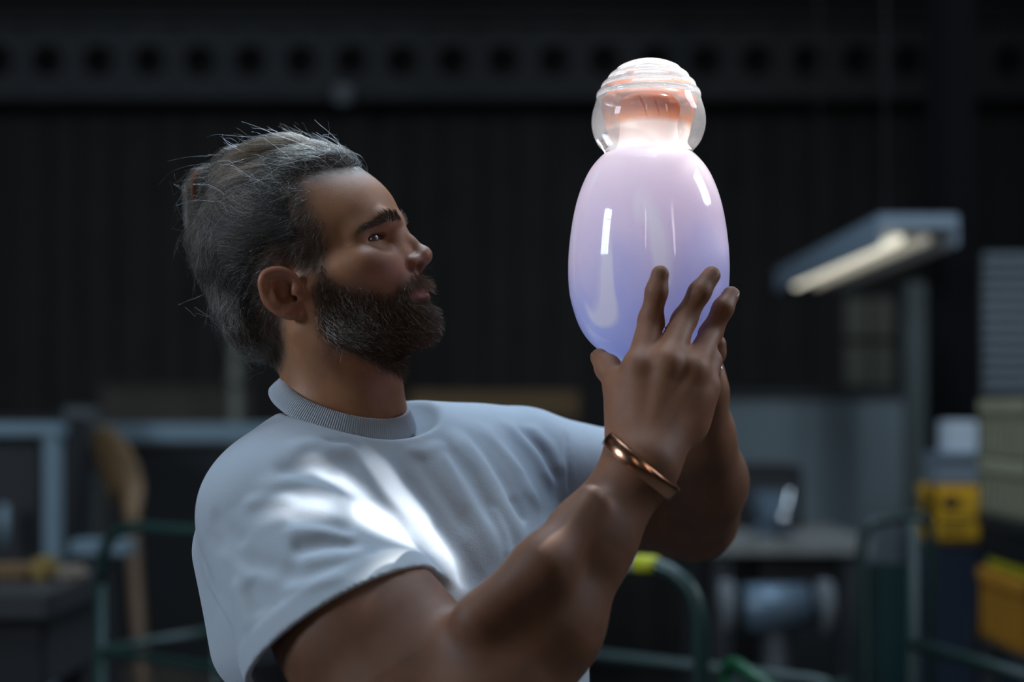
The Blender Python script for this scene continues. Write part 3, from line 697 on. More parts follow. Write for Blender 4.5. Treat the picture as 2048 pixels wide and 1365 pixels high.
BG = [(650,550,.05,1),(665,600,.2,1),(700,620,.3,1),(650,640,.2,1),(750,620,.35,.95),(800,620,.4,.9),(845,615,.5,.9),(690,670,.8,.6),(740,690,.9,.35),(800,690,.9,.3),(860,660,.7,.7),(870,640,.7,.7),(720,720,.9,.2),(780,730,.9,.1),
      (840,545,.45,.9),(820,560,.1,1),(865,550,.6,.8),(808,580,-.1,1)]
bA = np.array([ab(g[0], g[1], -35) for g in BG]); bB = np.array([ab(g[0]+g[2]*10, g[1]+g[3]*10, -35) for g in BG]); bD = bB-bA; bD /= np.linalg.norm(bD, axis=1, keepdims=True)
mou = (br[:, 2] > -0.037) & (br[:, 0] > 0.072) & (np.abs(br[:, 1]) < 0.03)
low = np.clip((-br[:, 2]-0.005)/0.06, 0, 1); front = np.clip((br[:, 0]-0.03)/0.05, 0, 1)
BL = (0.006+0.009*low+0.004*front*low)*rng.uniform(0.6, 1.3, NBD); BL = np.where(mou, rng.uniform(0.009, 0.014, NBD), BL)
BH = (0.0015+0.0045*low+0.004*low*front)*rng.uniform(0.3, 1.5, NBD); BH = np.where(mou, rng.uniform(0.003, 0.009, NBD), BH)
bp_ = grow(body_l, br, bA, bD, 6, BL, 0.0, BH, 0.30)
jaw = np.exp(-((br[:, 0]-0.022)/0.022)**2-((br[:, 2]+0.040)/0.018)**2); chin = np.exp(-((br[:, 0]-0.07)/0.015)**2-((br[:, 2]+0.075)/0.02)**2)
bt = tones(NBD, 0.03+0.55*jaw+0.08*chin, dark=(0.060,0.036,0.025), brown=(0.17,0.10,0.065), light=(0.66,0.64,0.63))
warm = np.clip(front-low*0.6, 0, 1)[:, None]*np.where(mou, 1, 0.25)[:, None]; bt = bt*(1-warm)+np.maximum(bt, np.array([0.22,0.125,0.07]))*warm
beard = strands('beard', from_head(bp_), np.linspace(0.00014, 0.00006, 6), bt, person, bmat)
beard['label'] = 'full dark beard and moustache greying at the jaw'
bl_ = np.abs(BV[:, 2]-(0.0324-((np.abs(BV[:, 1])-0.028)/0.030)**2*0.0025)); cb = np.nonzero((bl_ < 0.0040*np.clip(1.25-(np.abs(BV[:, 1])-0.02)/0.05, 0.5, 1.1)) & (np.abs(BV[:, 1]) > 0.008) & (np.abs(BV[:, 1]) < 0.056) & (BV[:, 0] > 0.055))[0]
ci = cb[rng.choice(len(cb), 1000)]; q = BV[ci]
eA = np.array([ab(792,437,-10), ab(760,447,-30), ab(710,465,-48)]); eD = np.array([[-0.3,0.9],[-0.95,0.15],[-0.9,-0.5]])
ep = grow(body_l, q, eA, eD, 5, rng.uniform(0.004, 0.009, len(q)), 0.0, rng.uniform(0.0005, 0.0022, len(q)), 0.2, 0.5)
strands('eyebrows', from_head(ep), np.linspace(0.00012, 0.00005, 5), tones(len(q), 0.06, dark=(0.045,0.028,0.018), brown=(0.11,0.066,0.040)), person, bmat)
# short hair at the temples, round the ears and on the nape, rooted on the scalp
sdh = poly_sd(BV[:, [0, 2]].astype(float), HPOLY); earz = (np.linalg.norm(BV[:, [0, 2]]-np.array([-0.012,0.008]), axis=1) < 0.024) & (np.abs(BV[:, 1]) > 0.070)
cs_ = np.nonzero((sdh < 0.004) & (sdh > -0.045) & ~earz & (BV[:, 2] > -0.07) & (np.abs(BV[:, 1]) < 0.082) & (np.abs(BV[:, 0]) < 0.12))[0]
dn = np.clip(0.35-sdh[cs_]/0.010, 0, 1)*np.where(BV[cs_, 1] < 0.02, 1, 0.2); dn /= dn.sum(); NS = 7000
si = cs_[rng.choice(len(cs_), NS, p=dn)]; q = BV[si]; inn = np.clip(-sdh[si]/0.03, 0, 1)
sp = grow(body_l, q, gA, gD, 6, (0.007+0.016*inn)*rng.uniform(0.6, 1.4, NS), 0.0, (0.001+0.004*inn)*rng.uniform(0.3, 1.5, NS), 0.25)
strands('temple_strands', from_head(sp), np.linspace(0.00013, 0.00005, 6), tones(NS, 0.24), hair)
# upper lashes
la = []
for sgn in (-1, 1):
    for k in range(46):
        u = k/45; cc = 23+u*21; aa = 69+13.3*math.sqrt(max(0, 1-((cc-32)/13.6)**2)); zz = 24.0-2.2*(abs(u-0.5)*2)**2
        p = mm(aa-0.8, sgn*cc, zz); d = mm(3.8, sgn*(1.5+3*(u-0.3)), 1.6)
        la.append([p, p+d*0.5+mm(0,0,-0.4), p+d*0.9+mm(0,0,0.3), p+d+mm(0,0,0.9)])
strands('eyelashes', from_head(np.array(la)), [0.0001,0.00009,0.00007,0.00004], np.tile([[0.02,0.014,0.01]], (len(la), 1)), person)

# ================================================================== jewellery
def band(name, cen, axis, ra, rb, width, thick, u_dir, m, gap=0.0, n=96, skew=0.0):
    A = Vector(axis).normalized(); U = Vector(u_dir); U = (U-A*U.dot(A)).normalized(); V_ = A.cross(U)
    prof = [(-1,0),(-0.85,1),(0,1.15),(0.85,1),(1,0),(0.85,-0.4),(-0.85,-0.4)]
    V, F = [], []; k = len(prof); t0, t1 = gap/2, 2*math.pi-gap/2; m_ = n if gap == 0 else n+1
    for i in range(m_):
        t = t0+(t1-t0)*i/n; out = U*math.cos(t)+V_*math.sin(t)
        for s, o_ in prof: V.append(Vector(cen)+U*math.cos(t)*ra+V_*math.sin(t)*rb+out*o_*thick+A*(s*width/2+skew*math.cos(t)))
    for i in range(n):
        j = (i+1) % m_
        for q in range(k): F.append((i*k+q, i*k+(q+1) % k, j*k+(q+1) % k, j*k+q))
    if gap: F += [tuple(range(k)), tuple(range(n*k, n*k+k))[::-1]]
    me = bpy.data.meshes.new(name); me.from_pydata(V, [], F); me.update()
    for p in me.polygons: p.use_smooth = True
    return link(name, me, m, person)
copper = mat('copper', (0.72, 0.34, 0.20), 0.24, 1.0)
silver = mat('silver', (0.80, 0.80, 0.80), 0.2, 1.0)
FA = (WR-ER)/np.linalg.norm(WR-ER)
fwd = np.array([0, -1.0, 0]); side_ = np.cross(FA, fwd)
br_o = band('bracelet', lerp(ER, WR, 1.0)+np.array([-0.001,0.0,-0.002]), FA+np.array([0.10,-0.34,0.0]), 0.0345, 0.0365, 0.013, 0.0011, (0,1,0), copper, gap=0.5)
br_o['label'] = 'polished copper cuff bracelet'
ld = (LT[2]-LT[1])
rg = band('finger_ring', lerp(LT[1], LT[2], 0.15), ld+np.array([0,-0.02,0.0]), 0.0128, 0.0128, 0.0032, 0.0008, (0,1,0), silver)
rg['label'] = 'plain silver ring'
# nails on the right hand
nail_m = mat('nail', (0.36, 0.19, 0.13), 0.42)
def nail(tip, prev, out, r):
    T = tip-prev; T = T/np.linalg.norm(T); O = np.array(out, float); O -= T*(O@T); O /= np.linalg.norm(O); S = np.cross(T, O)
    V, F = [], []
    for i in range(7):
        u = i/6; wl = 0.80*r*math.sin(math.pi*(0.22+0.56*u))**0.6
        for j in range(7):
            v = (j/6-0.5)*2; a = v*0.8
            V.append(tip+T*(-0.75*r+u*1.35*r)+S*math.sin(a)*wl*1.15+O*(r*(0.62+0.36*math.cos(a))+0.0004-0.16*r*u*u))
    for i in range(6):
        for j in range(6): F.append((i*7+j, i*7+j+1, i*7+j+8, i*7+j+7))
    return link('fingernail', mesh_np('fingernail', V, F), nail_m, person)
nail(IDX[3], IDX[2], (0,-1,0.2), 0.0074); nail(MID[3], MID[2], (0.1,-1,0.2), 0.0076); nail(RNG[3], RNG[2], (0.3,-1,0.2), 0.0073)
nail(THB[3], THB[2], (-0.9,-0.3,-0.2), 0.0078)

# ================================================================== trousers and shoes (below the frame)
TR = Field(); hipc = np.array([person.location[0]+0.02, 1.345, 0.98])
ellipsoid(TR, hipc+np.array([0,0,0.02]), (0.165,0.125,0.16), np.stack([TL,TF,TU],1))
for s_ in (-1, 1):
    h_ = hipc+TL*0.085*s_; kx = h_+TF*0.02+np.array([0,0,-0.48]); f_ = h_-TF*0.01+np.array([0,0,-0.91])
    chain(TR, [h_, kx, f_], [0.095,0.070,0.062], 0.03)
V, Q = contour(TR, 0.009); link('trousers', mesh_np('trousers', V, Q), mat('dark_denim', (0.03,0.035,0.05), 0.85, noise=0.4, scale=60), person)
for s_ in (-1, 1):
    S_ = Field(); f_ = hipc+TL*0.085*s_-TF*0.02; f_[2] = 0.05
    chain(S_, [f_, f_+TF*0.09+np.array([0,0,-0.004]), f_+TF*0.20+np.array([0,0,-0.012])], [0.048,0.046,0.036], 0.03)
    S_.add('i', lambda P: -P[:, 2], (-9,-9,-9), (9,9,9), 0.004)
    V, Q = contour(S_, 0.007); link('shoe', mesh_np('shoe', V, Q), mat('shoe_leather', (0.02,0.018,0.016), 0.5), person)

# ================================================================== the glass vase
PXM = FPX/VY
def vz(py): return float(W(0, py, VY)[2])
def lathe(name, prof, m, parent, nseg=128, flute=None):
    V, F = [], []; k = len(prof)
    for i in range(nseg):
        t = 2*math.pi*i/nseg
        for py, hw in prof: V.append((vx+hw/PXM*math.cos(t), VY+hw/PXM*math.sin(t), vz(py)))
    for i in range(nseg):
        j = (i+1) % nseg
        for q in range(k-1): F.append((i*k+q, i*k+q+1, j*k+q+1, j*k+q))
    me = bpy.data.meshes.new(name); me.from_pydata(V, [], F)
    bm = bmesh.new(); bm.from_mesh(me); bmesh.ops.remove_doubles(bm, verts=bm.verts, dist=1e-6); bmesh.ops.holes_fill(bm, edges=[e for e in bm.edges if e.is_boundary])
    bmesh.ops.recalc_face_normals(bm, faces=bm.faces); bm.to_mesh(me); bm.free(); me.update()
    for p in me.polygons: p.use_smooth = True
    return link(name, me, m, parent)
def smooth_prof(P, n):
    P = np.array(P, float); t = np.linspace(0, len(P)-1, n); i = np.clip(t.astype(int), 0, len(P)-2); u = (t-i)[:, None]
    a, b, c, d = P[np.clip(i-1,0,None)], P[i], P[i+1], P[np.clip(i+2,None,len(P)-1)]
    R = 0.5*((2*b)+(-a+c)*u+(2*a-5*b+4*c-d)*u**2+(-a+3*b-3*c+d)*u**3); R[:, 1] = np.maximum(R[:, 1], 0); return [tuple(r) for r in R]
vase = empty('glass_vase', (vx, VY, vz(735)), 'lilac opal glass vase topped by a clear glass bulb with an amber core', 'vase')
def opal():
    m = bpy.data.materials.new('opal_glass'); m.use_nodes = True; nt = m.node_tree; b = nt.nodes['Principled BSDF']; L = nt.links.new
    tc = nt.nodes.new('ShaderNodeTexCoord'); sx = nt.nodes.new('ShaderNodeSeparateXYZ'); L(tc.outputs['Object'], sx.inputs[0])
    n = nt.nodes.new('ShaderNodeTexNoise'); n.inputs['Scale'].default_value = 9; n.inputs['Detail'].default_value = 3; n.inputs['Distortion'].default_value = 1.2
    mp = nt.nodes.new('ShaderNodeMapping'); mp.inputs['Scale'].default_value = (1, 1, 0.5); L(tc.outputs['Object'], mp.inputs[0]); L(mp.outputs[0], n.inputs['Vector'])
    h = nt.nodes.new('ShaderNodeMapRange'); h.inputs[1].default_value = vz(735); h.inputs[2].default_value = vz(305); L(sx.outputs[2], h.inputs[0])
    ad = nt.nodes.new('ShaderNodeMath'); ad.operation = 'MULTIPLY_ADD'; ad.inputs[1].default_value = 0.55; ad.inputs[2].default_value = -0.27; L(n.outputs['Fac'], ad.inputs[0])
    a2 = nt.nodes.new('ShaderNodeMath'); a2.operation = 'ADD'; L(h.outputs[0], a2.inputs[0]); L(ad.outputs[0], a2.inputs[1])
    r = nt.nodes.new('ShaderNodeValToRGB'); e = r.color_ramp.elements
    e[0].position = 0.05; e[0].color = (0.40, 0.52, 0.95, 1); e[1].position = 1.0; e[1].color = (0.92, 0.82, 0.86, 1)
    q = e.new(0.28); q.color = (0.56, 0.62, 0.95, 1); q = e.new(0.52); q.color = (0.85, 0.78, 0.92, 1); q = e.new(0.75); q.color = (0.90, 0.82, 0.90, 1)
    L(a2.outputs[0], r.inputs[0])
    wv = nt.nodes.new('ShaderNodeTexNoise'); wv.inputs['Scale'].default_value = 14; wv.inputs['Detail'].default_value = 1; wv.inputs['Distortion'].default_value = 2.5
    mp2 = nt.nodes.new('ShaderNodeMapping'); mp2.inputs['Scale'].default_value = (1, 1, 0.22); mp2.inputs['Rotation'].default_value = (0, 0.25, 0); L(tc.outputs['Object'], mp2.inputs[0]); L(mp2.outputs[0], wv.inputs['Vector'])
    wr = nt.nodes.new('ShaderNodeMapRange'); wr.inputs[1].default_value = 0.56; wr.inputs[2].default_value = 0.66; wr.inputs[4].default_value = 0.75; L(wv.outputs['Fac'], wr.inputs[0])
    wm = nt.nodes.new('ShaderNodeMix'); wm.data_type = 'RGBA'; wm.inputs[7].default_value = (0.93, 0.95, 1.0, 1); L(wr.outputs[0], wm.inputs[0]); L(r.outputs[0], wm.inputs[6])
    L(wm.outputs[2], b.inputs['Base Color'])
    b.inputs['Roughness'].default_value = 0.03; b.inputs['IOR'].default_value = 1.52
    b.inputs['Subsurface Weight'].default_value = 1.0; b.inputs['Subsurface Radius'].default_value = (1.0, 0.9, 0.9); b.inputs['Subsurface Scale'].default_value = 0.06
    b.inputs['Coat Weight'].default_value = 0.7; b.inputs['Coat Roughness'].default_value = 0.01
    tr = nt.nodes.new('ShaderNodeBsdfTranslucent'); L(wm.outputs[2], tr.inputs[0])
    mx = nt.nodes.new('ShaderNodeMixShader'); mx.inputs[0].default_value = 0.55
    L(b.outputs[0], mx.inputs[1]); L(tr.outputs[0], mx.inputs[2]); L(mx.outputs[0], nt.nodes['Material Output'].inputs[0])
    return m
body_prof = smooth_prof(BODY_PROF, 90)
lathe('vase_body', body_prof, opal(), vase)
def clear_glass():
    m = bpy.data.materials.new('clear_glass'); m.use_nodes = True; nt = m.node_tree; nt.nodes.remove(nt.nodes['Principled BSDF']); L = nt.links.new
    g = nt.nodes.new('ShaderNodeBsdfGlass'); g.inputs['IOR'].default_value = 1.48; g.inputs['Roughness'].default_value = 0.0; g.inputs['Color'].default_value = (0.98, 0.99, 1, 1)
    t = nt.nodes.new('ShaderNodeBsdfTransparent'); t.inputs[0].default_value = (0.98, 0.99, 1, 1)
    mx = nt.nodes.new('ShaderNodeMixShader'); mx.inputs[0].default_value = 0.35
    L(g.outputs[0], mx.inputs[1]); L(t.outputs[0], mx.inputs[2])
    # faint cloudiness in the glass catches the sun
    tl = nt.nodes.new('ShaderNodeBsdfTranslucent'); df = nt.nodes.new('ShaderNodeBsdfDiffuse'); m2 = nt.nodes.new('ShaderNodeMixShader'); m2.inputs[0].default_value = 0.5
    tl.inputs[0].default_value = df.inputs[0].default_value = (0.95, 0.96, 1, 1)
    L(tl.outputs[0], m2.inputs[1]); L(df.outputs[0], m2.inputs[2]); m3 = nt.nodes.new('ShaderNodeMixShader'); m3.inputs[0].default_value = 0.085
    L(mx.outputs[0], m3.inputs[1]); L(m2.outputs[0], m3.inputs[2]); L(m3.outputs[0], nt.nodes['Material Output'].inputs[0]); return m
bulb_prof = smooth_prof([(309,0),(309,40),(309,82),(300,90),(285,103),(265,111),(245,114),(225,112),(208,107),(196,103)], 40)
bulb_prof += smooth_prof([(194,104.5),(186,103),(179,97),(176,94),(174,95),(167,92),(160,84),(157,80),(155,81),(149,77),(142,67),(139,62),(137,62.5),(132,55),(125,38),(121,20),(120,0)], 60)
lathe('clear_bulb', bulb_prof, clear_glass(), vase)
def core_mat():
    m = bpy.data.materials.new('amber_core'); m.use_nodes = True; nt = m.node_tree; b = nt.nodes['Principled BSDF']; L = nt.links.new
    tc = nt.nodes.new('ShaderNodeTexCoord'); sx = nt.nodes.new('ShaderNodeSeparateXYZ'); L(tc.outputs['Object'], sx.inputs[0])
    h = nt.nodes.new('ShaderNodeMapRange'); h.inputs[1].default_value = vz(308); h.inputs[2].default_value = vz(187); L(sx.outputs[2], h.inputs[0])
    r = nt.nodes.new('ShaderNodeValToRGB'); e = r.color_ramp.elements
    e[0].position = 0.0; e[0].color = (0.95, 0.90, 0.88, 1); e[1].position = 1.0; e[1].color = (0.38, 0.11, 0.025, 1)
    for p, c in ((0.45,(0.95,0.88,0.82,1)), (0.54,(0.72,0.25,0.04,1)), (0.66,(0.34,0.075,0.006,1))):
        q = e.new(p); q.color = c
    L(h.outputs[0], r.inputs[0]); L(r.outputs[0], b.inputs['Base Color']); b.inputs['Roughness'].default_value = 0.15
    b.inputs['Subsurface Weight'].default_value = 0.3; b.inputs['Subsurface Radius'].default_value = (1.0, 0.6, 0.4); b.inputs['Subsurface Scale'].default_value = 0.008
    tr = nt.nodes.new('ShaderNodeBsdfTranslucent'); L(r.outputs[0], tr.inputs[0]); mx = nt.nodes.new('ShaderNodeMixShader'); mx.inputs[0].default_value = 0.35
    L(b.outputs[0], mx.inputs[1]); L(tr.outputs[0], mx.inputs[2]); L(mx.outputs[0], nt.nodes['Material Output'].inputs[0]); return m
core = smooth_prof([(307,0),(307,40),(306,66),(290,62),(265,58),(245,58),(228,62),(214,63),(202,57),(193,44),(188,26),(187,0)], 60)
lathe('amber_core', core, core_mat(), vase)

# ================================================================== the workshop
def box_bm(bm, lo, hi):
    lo, hi = np.minimum(lo, hi), np.maximum(lo, hi)
    vs = [bm.verts.new((x, y, z)) for x in (lo[0], hi[0]) for y in (lo[1], hi[1]) for z in (lo[2], hi[2])]
    for f in ((0,1,3,2),(4,6,7,5),(0,4,5,1),(2,3,7,6),(0,2,6,4),(1,5,7,3)): bm.faces.new([vs[i] for i in f])
def obox(name, lo, hi, m, parent=None, bevel=0.004, more=()):
    me = bpy.data.meshes.new(name); bm = bmesh.new(); box_bm(bm, lo, hi)
    for a, b in more: box_bm(bm, a, b)
    if bevel: bmesh.ops.bevel(bm, geom=list(bm.edges), offset=bevel, segments=2, affect='EDGES', clamp_overlap=True)
    bm.to_mesh(me); bm.free(); return link(name, me, m, parent)
def R(x0, y0, x1, y1, Y, depth):                # photo rectangle at a distance -> box corners
    a, b = W(x0, y1, Y), W(x1, y0, Y); b[1] = Y+depth; return a, b
def R2(x0, y0, x1, y1, Y, depth):               # the same, for things right of centre: x0 is where their far edge shows
    return R(1024+(x0-1024)*(Y+depth)/Y, y0, x1, y1, Y, depth)
def struct(o): o['kind'] = 'structure'; return o
XL, XR, YB, YF, ZC = -5.2, 3.6, 7.6, -4.2, 4.9
concrete = mat('concrete', (0.10, 0.10, 0.10), 0.85, noise=0.5, scale=3, bump=0.3)
wall_dark = mat('dark_boards', (0.040, 0.037, 0.034), 0.85, noise=0.6, scale=5)
wall_dark2 = mat('dark_wall', (0.019, 0.019, 0.021), 0.9, noise=0.4, scale=2)
steel_dark = mat('dark_steel', (0.055, 0.057, 0.060), 0.6, 0.3, noise=0.4, scale=6)
struct(obox('floor', (XL,YF,-0.1), (XR,YB,0), concrete, bevel=0))
struct(obox('ceiling', (XL,YF,ZC), (XR,YB,ZC+0.1), wall_dark2, bevel=0))
wb = struct(obox('wall_back', (XL,YB,0), (XR,YB+0.1,ZC), wall_dark2, bevel=0))
struct(obox('wall_left', (XL-0.1,YF,0), (XL,YB,ZC), wall_dark2, bevel=0))
struct(obox('wall_right', (XR,YF,0), (XR+0.1,YB,ZC), wall_dark2, bevel=0))
struct(obox('wall_front', (XL,YF-0.1,0), (XR,YF,ZC), wall_dark2, bevel=0))
# vertical boards on the back wall
x = XL; k = 0; bmes = {}
while x < XR-0.05:
    wd = (0.19, 0.22, 0.17)[k % 3]
    o = obox('wall_board', (x+0.006, YB-0.018-0.008*(k % 2), 0.02), (min(x+wd, XR)-0.006, YB-0.001, 3.02), wall_dark, wb, 0.003); o.matrix_parent_inverse = Matrix()
    x += wd; k += 1
# pierced steel beam under the roof: round holes along its web
def pierced_beam():
    Y = 7.35; z = 1.45+(820-122)/FPX*Y; x0 = XL+0.05; sp = 0.262; r = 0.082; hh = 0.20; n = 24; n_h = 32
    V, F = [], []
    for h in range(n_h):
        cx = x0+sp*(h+0.5)
        for yy in (Y, Y+0.05):
            b = len(V)
            for i in range(n):
                t = 2*math.pi*i/n; c, s = math.cos(t), math.sin(t); V.append((cx+r*c, yy, z+r*s))
                m_ = min((sp/2)/max(abs(c), 1e-6), hh/max(abs(s), 1e-6)); V.append((cx+m_*c, yy, z+m_*s))
            for i in range(n):
                j = (i+1) % n; F.append((b+2*i, b+2*i+1, b+2*j+1, b+2*j))
        b0, b1 = len(V)-4*n, len(V)-2*n
        for i in range(n):
            j = (i+1) % n; F.append((b0+2*i, b0+2*j, b1+2*j, b1+2*i))
    me = bpy.data.meshes.new('steel_beam'); me.from_pydata(V, [], F); me.update()
    o = link('steel_beam', me, steel_dark); struct(o)
    for nm, dz in (('flange', hh), ('flange', -hh)):
        f = obox(nm, (x0, Y-0.09, z+dz-0.015), (x0+sp*n_h, Y+0.12, z+dz+0.015), steel_dark); f.parent = o
    p = obox('backing_plate', (x0, Y+0.12, z-hh), (x0+sp*n_h, Y+0.14, z+hh), wall_dark2, bevel=0); p.parent = o
    o['label'] = 'pierced steel roof beam with a row of round holes'
pierced_beam()
for i, yb in enumerate((2.6, 4.2, 5.8)):
    struct(obox('roof_beam', (XL, yb, ZC-0.32), (XR, yb+0.14, ZC-0.001), steel_dark))
jb = obox('junction_box', *R(668, 168, 703, 204, 7.22, 0.10), mat('grey_plastic', (0.20,0.22,0.24), 0.6), bevel=0.012)
tag(jb, 'small pale grey junction box fixed under the pierced beam', 'junction box')

# windows behind the camera and the roof light: frames with bars, also put on the added face fill (seen only as reflections)
frame_m = mat('window_frame', (0.25, 0.25, 0.25), 0.6)
def window(n, loc, target, sx, sy, nx, ny, name=None):
    bm = bmesh.new(); t = 0.03
    for s_ in (-1, 1):
        box_bm(bm, (s_*sx/2-t, -sy/2-t, -0.03), (s_*sx/2+t, sy/2+t, 0.02)); box_bm(bm, (-sx/2-t, s_*sy/2-t, -0.03), (sx/2+t, s_*sy/2+t, 0.02))
    for i in range(1, nx): x_ = -sx/2+sx*i/nx; box_bm(bm, (x_-0.012, -sy/2, -0.03), (x_+0.012, sy/2, -0.01))
    for i in range(1, ny): y_ = -sy/2+sy*i/ny; box_bm(bm, (-sx/2, y_-0.012, -0.03), (sx/2, y_+0.012, -0.01))
    me = bpy.data.meshes.new('window'); bm.to_mesh(me); bm.free(); o = link(name or 'window_%d' % n, me, frame_m); struct(o)
    o.location = loc; aim(o, target)
for i, l in enumerate([o for o in C.objects if o.type == 'LIGHT' and o.data.type == 'AREA']):
    nx, ny = {0: (4, 4), 1: (5, 3), 2: (1, 4), 3: (1, 3), 4: (3, 4), 5: (2, 2)}.get(i, (2, 2))
    d = (l.rotation_euler.to_matrix() @ Vector((0, 0, -1)))
    window(i+1, l.location+d*0.02, l.location+d*2, l.data.size, l.data.size_y, nx, ny, 'skylight' if i < 2 else None)

# ---- lit tube lamp over the far bench (runs away from the camera)
lx, lz = 1.09, 1.905; y0, y1 = 3.85, 5.35
lamp = empty('tube_lamp', (lx, (y0+y1)/2, lz), 'long fluorescent tube lamp with grey reflector hanging over the workbench', 'lamp')
obox('reflector', (lx-0.10, y0, lz+0.035), (lx+0.12, y1, lz+0.075), mat('lamp_housing', (0.22,0.28,0.34), 0.45), lamp)
for sx_ in (-1, 1):
    obox('reflector_wing', (lx+0.01+sx_*0.105-0.006, y0, lz-0.012), (lx+0.01+sx_*0.105+0.006, y1, lz+0.045), MATS['lamp_housing'], lamp)
tube = mat('lamp_tube', (0.8,0.8,0.72), 0.4, emit=((1.0,0.95,0.78), 0.85))
link('tube', tube_mesh('tube', [(lx-0.03, y0+0.05, lz+0.012), (lx-0.03, y1-0.05, lz+0.012)], 0.014, 14), tube, lamp)
link('tube', tube_mesh('tube', [(lx+0.045, y0+0.05, lz+0.012), (lx+0.045, y1-0.05, lz+0.012)], 0.014, 14), mat('lamp_tube_dim', (0.6,0.6,0.55), 0.4, emit=((1.0,0.92,0.75), 0.18)), lamp)
for yy in (y0+0.3, y1-0.3): link('hanger', tube_mesh('hanger', [(lx, yy, lz+0.07), (lx, yy, ZC-0.01)], 0.004, 6), steel_dark, lamp)

# ---- sheet-metal partition, window, pillar and shutter on the right
sheet = mat('sheet_metal', (0.20,0.25,0.27), 0.5, 0.1, noise=0.35, scale=2.5)
for i, (a, b) in enumerate(((1440,1602),(1604,1700),(1702,1808))):
    lo, hi = R(a, 797, b, 1100, 5.6, 0.03); lo[2] = 0.0
    o = obox('partition_sheet', lo, hi, sheet, None, 0.004)
    tag(o, ('pale grey metal partition sheet behind the vise', 'pale grey metal partition sheet left of the glazed doorway'.replace('left of', 'beside'), 'pale grey metal partition sheet at the end under the small window')[i], 'partition', 'metal partition sheets')
lo, hi = R(1440, 783, 1812, 798, 5.58, 0.06); o = obox('partition_rail', lo, hi, steel_dark); tag(o, 'dark steel rail capping the grey metal partition', 'rail')
wf = struct(obox('window_9', *R(1672, 575, 1800, 786, 6.4, 0.03), wall_dark2, bevel=0))
pane = mat('dim_pane', (0.10,0.105,0.075), 0.35, noise=0.4, scale=4)
for (a, b, c_, d) in ((1690,596,1738,676),(1744,596,1790,676),(1690,690,1738,772),(1744,690,1790,772)):
    p = obox('pane', *R(a, b, c_, d, 6.38, 0.015), pane); p.parent = wf
o = struct(obox('door_1', *R(1812, 565, 1880, 1200, 5.2, 0.04), mat('green_grey_sheet', (0.08,0.10,0.098), 0.5, noise=0.3, scale=3)))
lo, hi = R(1888, 420, 1952, 900, 4.6, 0.2); lo[2] = 0; hi[2] = ZC-0.32
struct(obox('column', lo, hi, mat('black_steel', (0.006,0.006,0.007), 0.95, spec=0.1)))
sh = empty('roller_shutter', W(2030, 790, 4.2), 'grey slatted roller shutter behind the stacked cream crates', 'shutter')
slm = mat('shutter_slat', (0.13,0.16,0.18), 0.5, 0.2)
for i in range(13):
    obox('slat', *R(1966, 505+22*i, 2180, 524+22*i, 4.2-0.002*(i % 2), 0.02), slm, sh, 0.004)

# ---- crates
def crate(lo, hi, m, label, group, slots=(6, 3), n=''):
    c = empty('crate', ((lo[0]+hi[0])/2, (lo[1]+hi[1])/2, lo[2]), label, 'crate', group); t = 0.012
    obox('base', lo, (hi[0], hi[1], lo[2]+t), m, c, 0.003)
    rim = [((lo[0]-0.006, lo[1]-0.006, hi[2]-0.03), (hi[0]+0.006, lo[1]+t, hi[2])), ((lo[0]-0.006, hi[1]-t, hi[2]-0.03), (hi[0]+0.006, hi[1]+0.006, hi[2])),
           ((lo[0]-0.006, lo[1]-0.006, hi[2]-0.03), (lo[0]+t, hi[1]+0.006, hi[2])), ((hi[0]-t, lo[1]-0.006, hi[2]-0.03), (hi[0]+0.006, hi[1]+0.006, hi[2]))]
    obox('rim', *rim[0], m, c, 0.003, rim[1:])
    for side in range(4):
        bars = []; ax = side % 2; fix = (lo[1], hi[0]-t, hi[1]-t, lo[0])[side]
        def bar(u0, u1, z0, z1):
            if ax == 0: return (u0, fix, z0), (u1, fix+t, z1)
            return (fix, u0, z0), (fix+t, u1, z1)
        u0, u1 = (lo[0], hi[0]) if ax == 0 else (lo[1], hi[1]); z0, z1 = lo[2]+t, hi[2]-0.03
        for i in range(slots[0]+1): u = u0+(u1-u0)*i/slots[0]; w_ = 0.022 if i in (0, slots[0]) else 0.011; bars.append(bar(max(u-w_/2, u0), min(u+w_/2, u1), z0, z1))
        for j in range(slots[1]+1): z = z0+(z1-z0)*j/slots[1]; bars.append(bar(u0, u1, max(z-0.012, lo[2]), min(z+0.012, hi[2])))
        obox('side_panel', *bars[0], m, c, 0.0, bars[1:])
    return c
cream = mat('cream_plastic', (0.36,0.34,0.22), 0.55, noise=0.2, scale=6); orange = mat('orange_plastic', (0.50,0.22,0.02), 0.5, noise=0.2, scale=6)
black = mat('black_plastic', (0.015,0.015,0.016), 0.5); yellow = mat('yellow_plastic', (0.70,0.38,0.02), 0.5, noise=0.15, scale=6); lime = mat('lime_tape', (0.55,0.55,0.02), 0.5)
Yc = 3.2
def stack(y0_, y1_): a, b = R2(1958, y0_, 2400, y1_, Yc, 0.36); return a, b
crate(*stack(798, 926), cream, 'cream plastic crate with slotted sides, topmost of its stack', None, (8, 4))
crate(*stack(928, 1046), cream, 'cream plastic crate with slotted sides standing on the black crate', None, (8, 4))
crate(*stack(1048, 1142), black, 'black plastic crate under the cream crates', None, (8, 3))
a, b = R2(1974, 1144, 2385, 1166, Yc, 0.34); tag(obox('lid', a, b, lime), 'lime yellow flat lid between the black and the orange crate', 'lid')
crate(*stack(1168, 1320), orange, 'orange plastic crate under the lime yellow lid', None, (8, 4))
a, b = stack(1322, 1330); st = empty('stand', ((a[0]+b[0])/2, (a[1]+b[1])/2, 0), 'dark steel stand carrying the stacked crates', 'stand')
obox('shelf', a, b, steel_dark, st, 0.002)
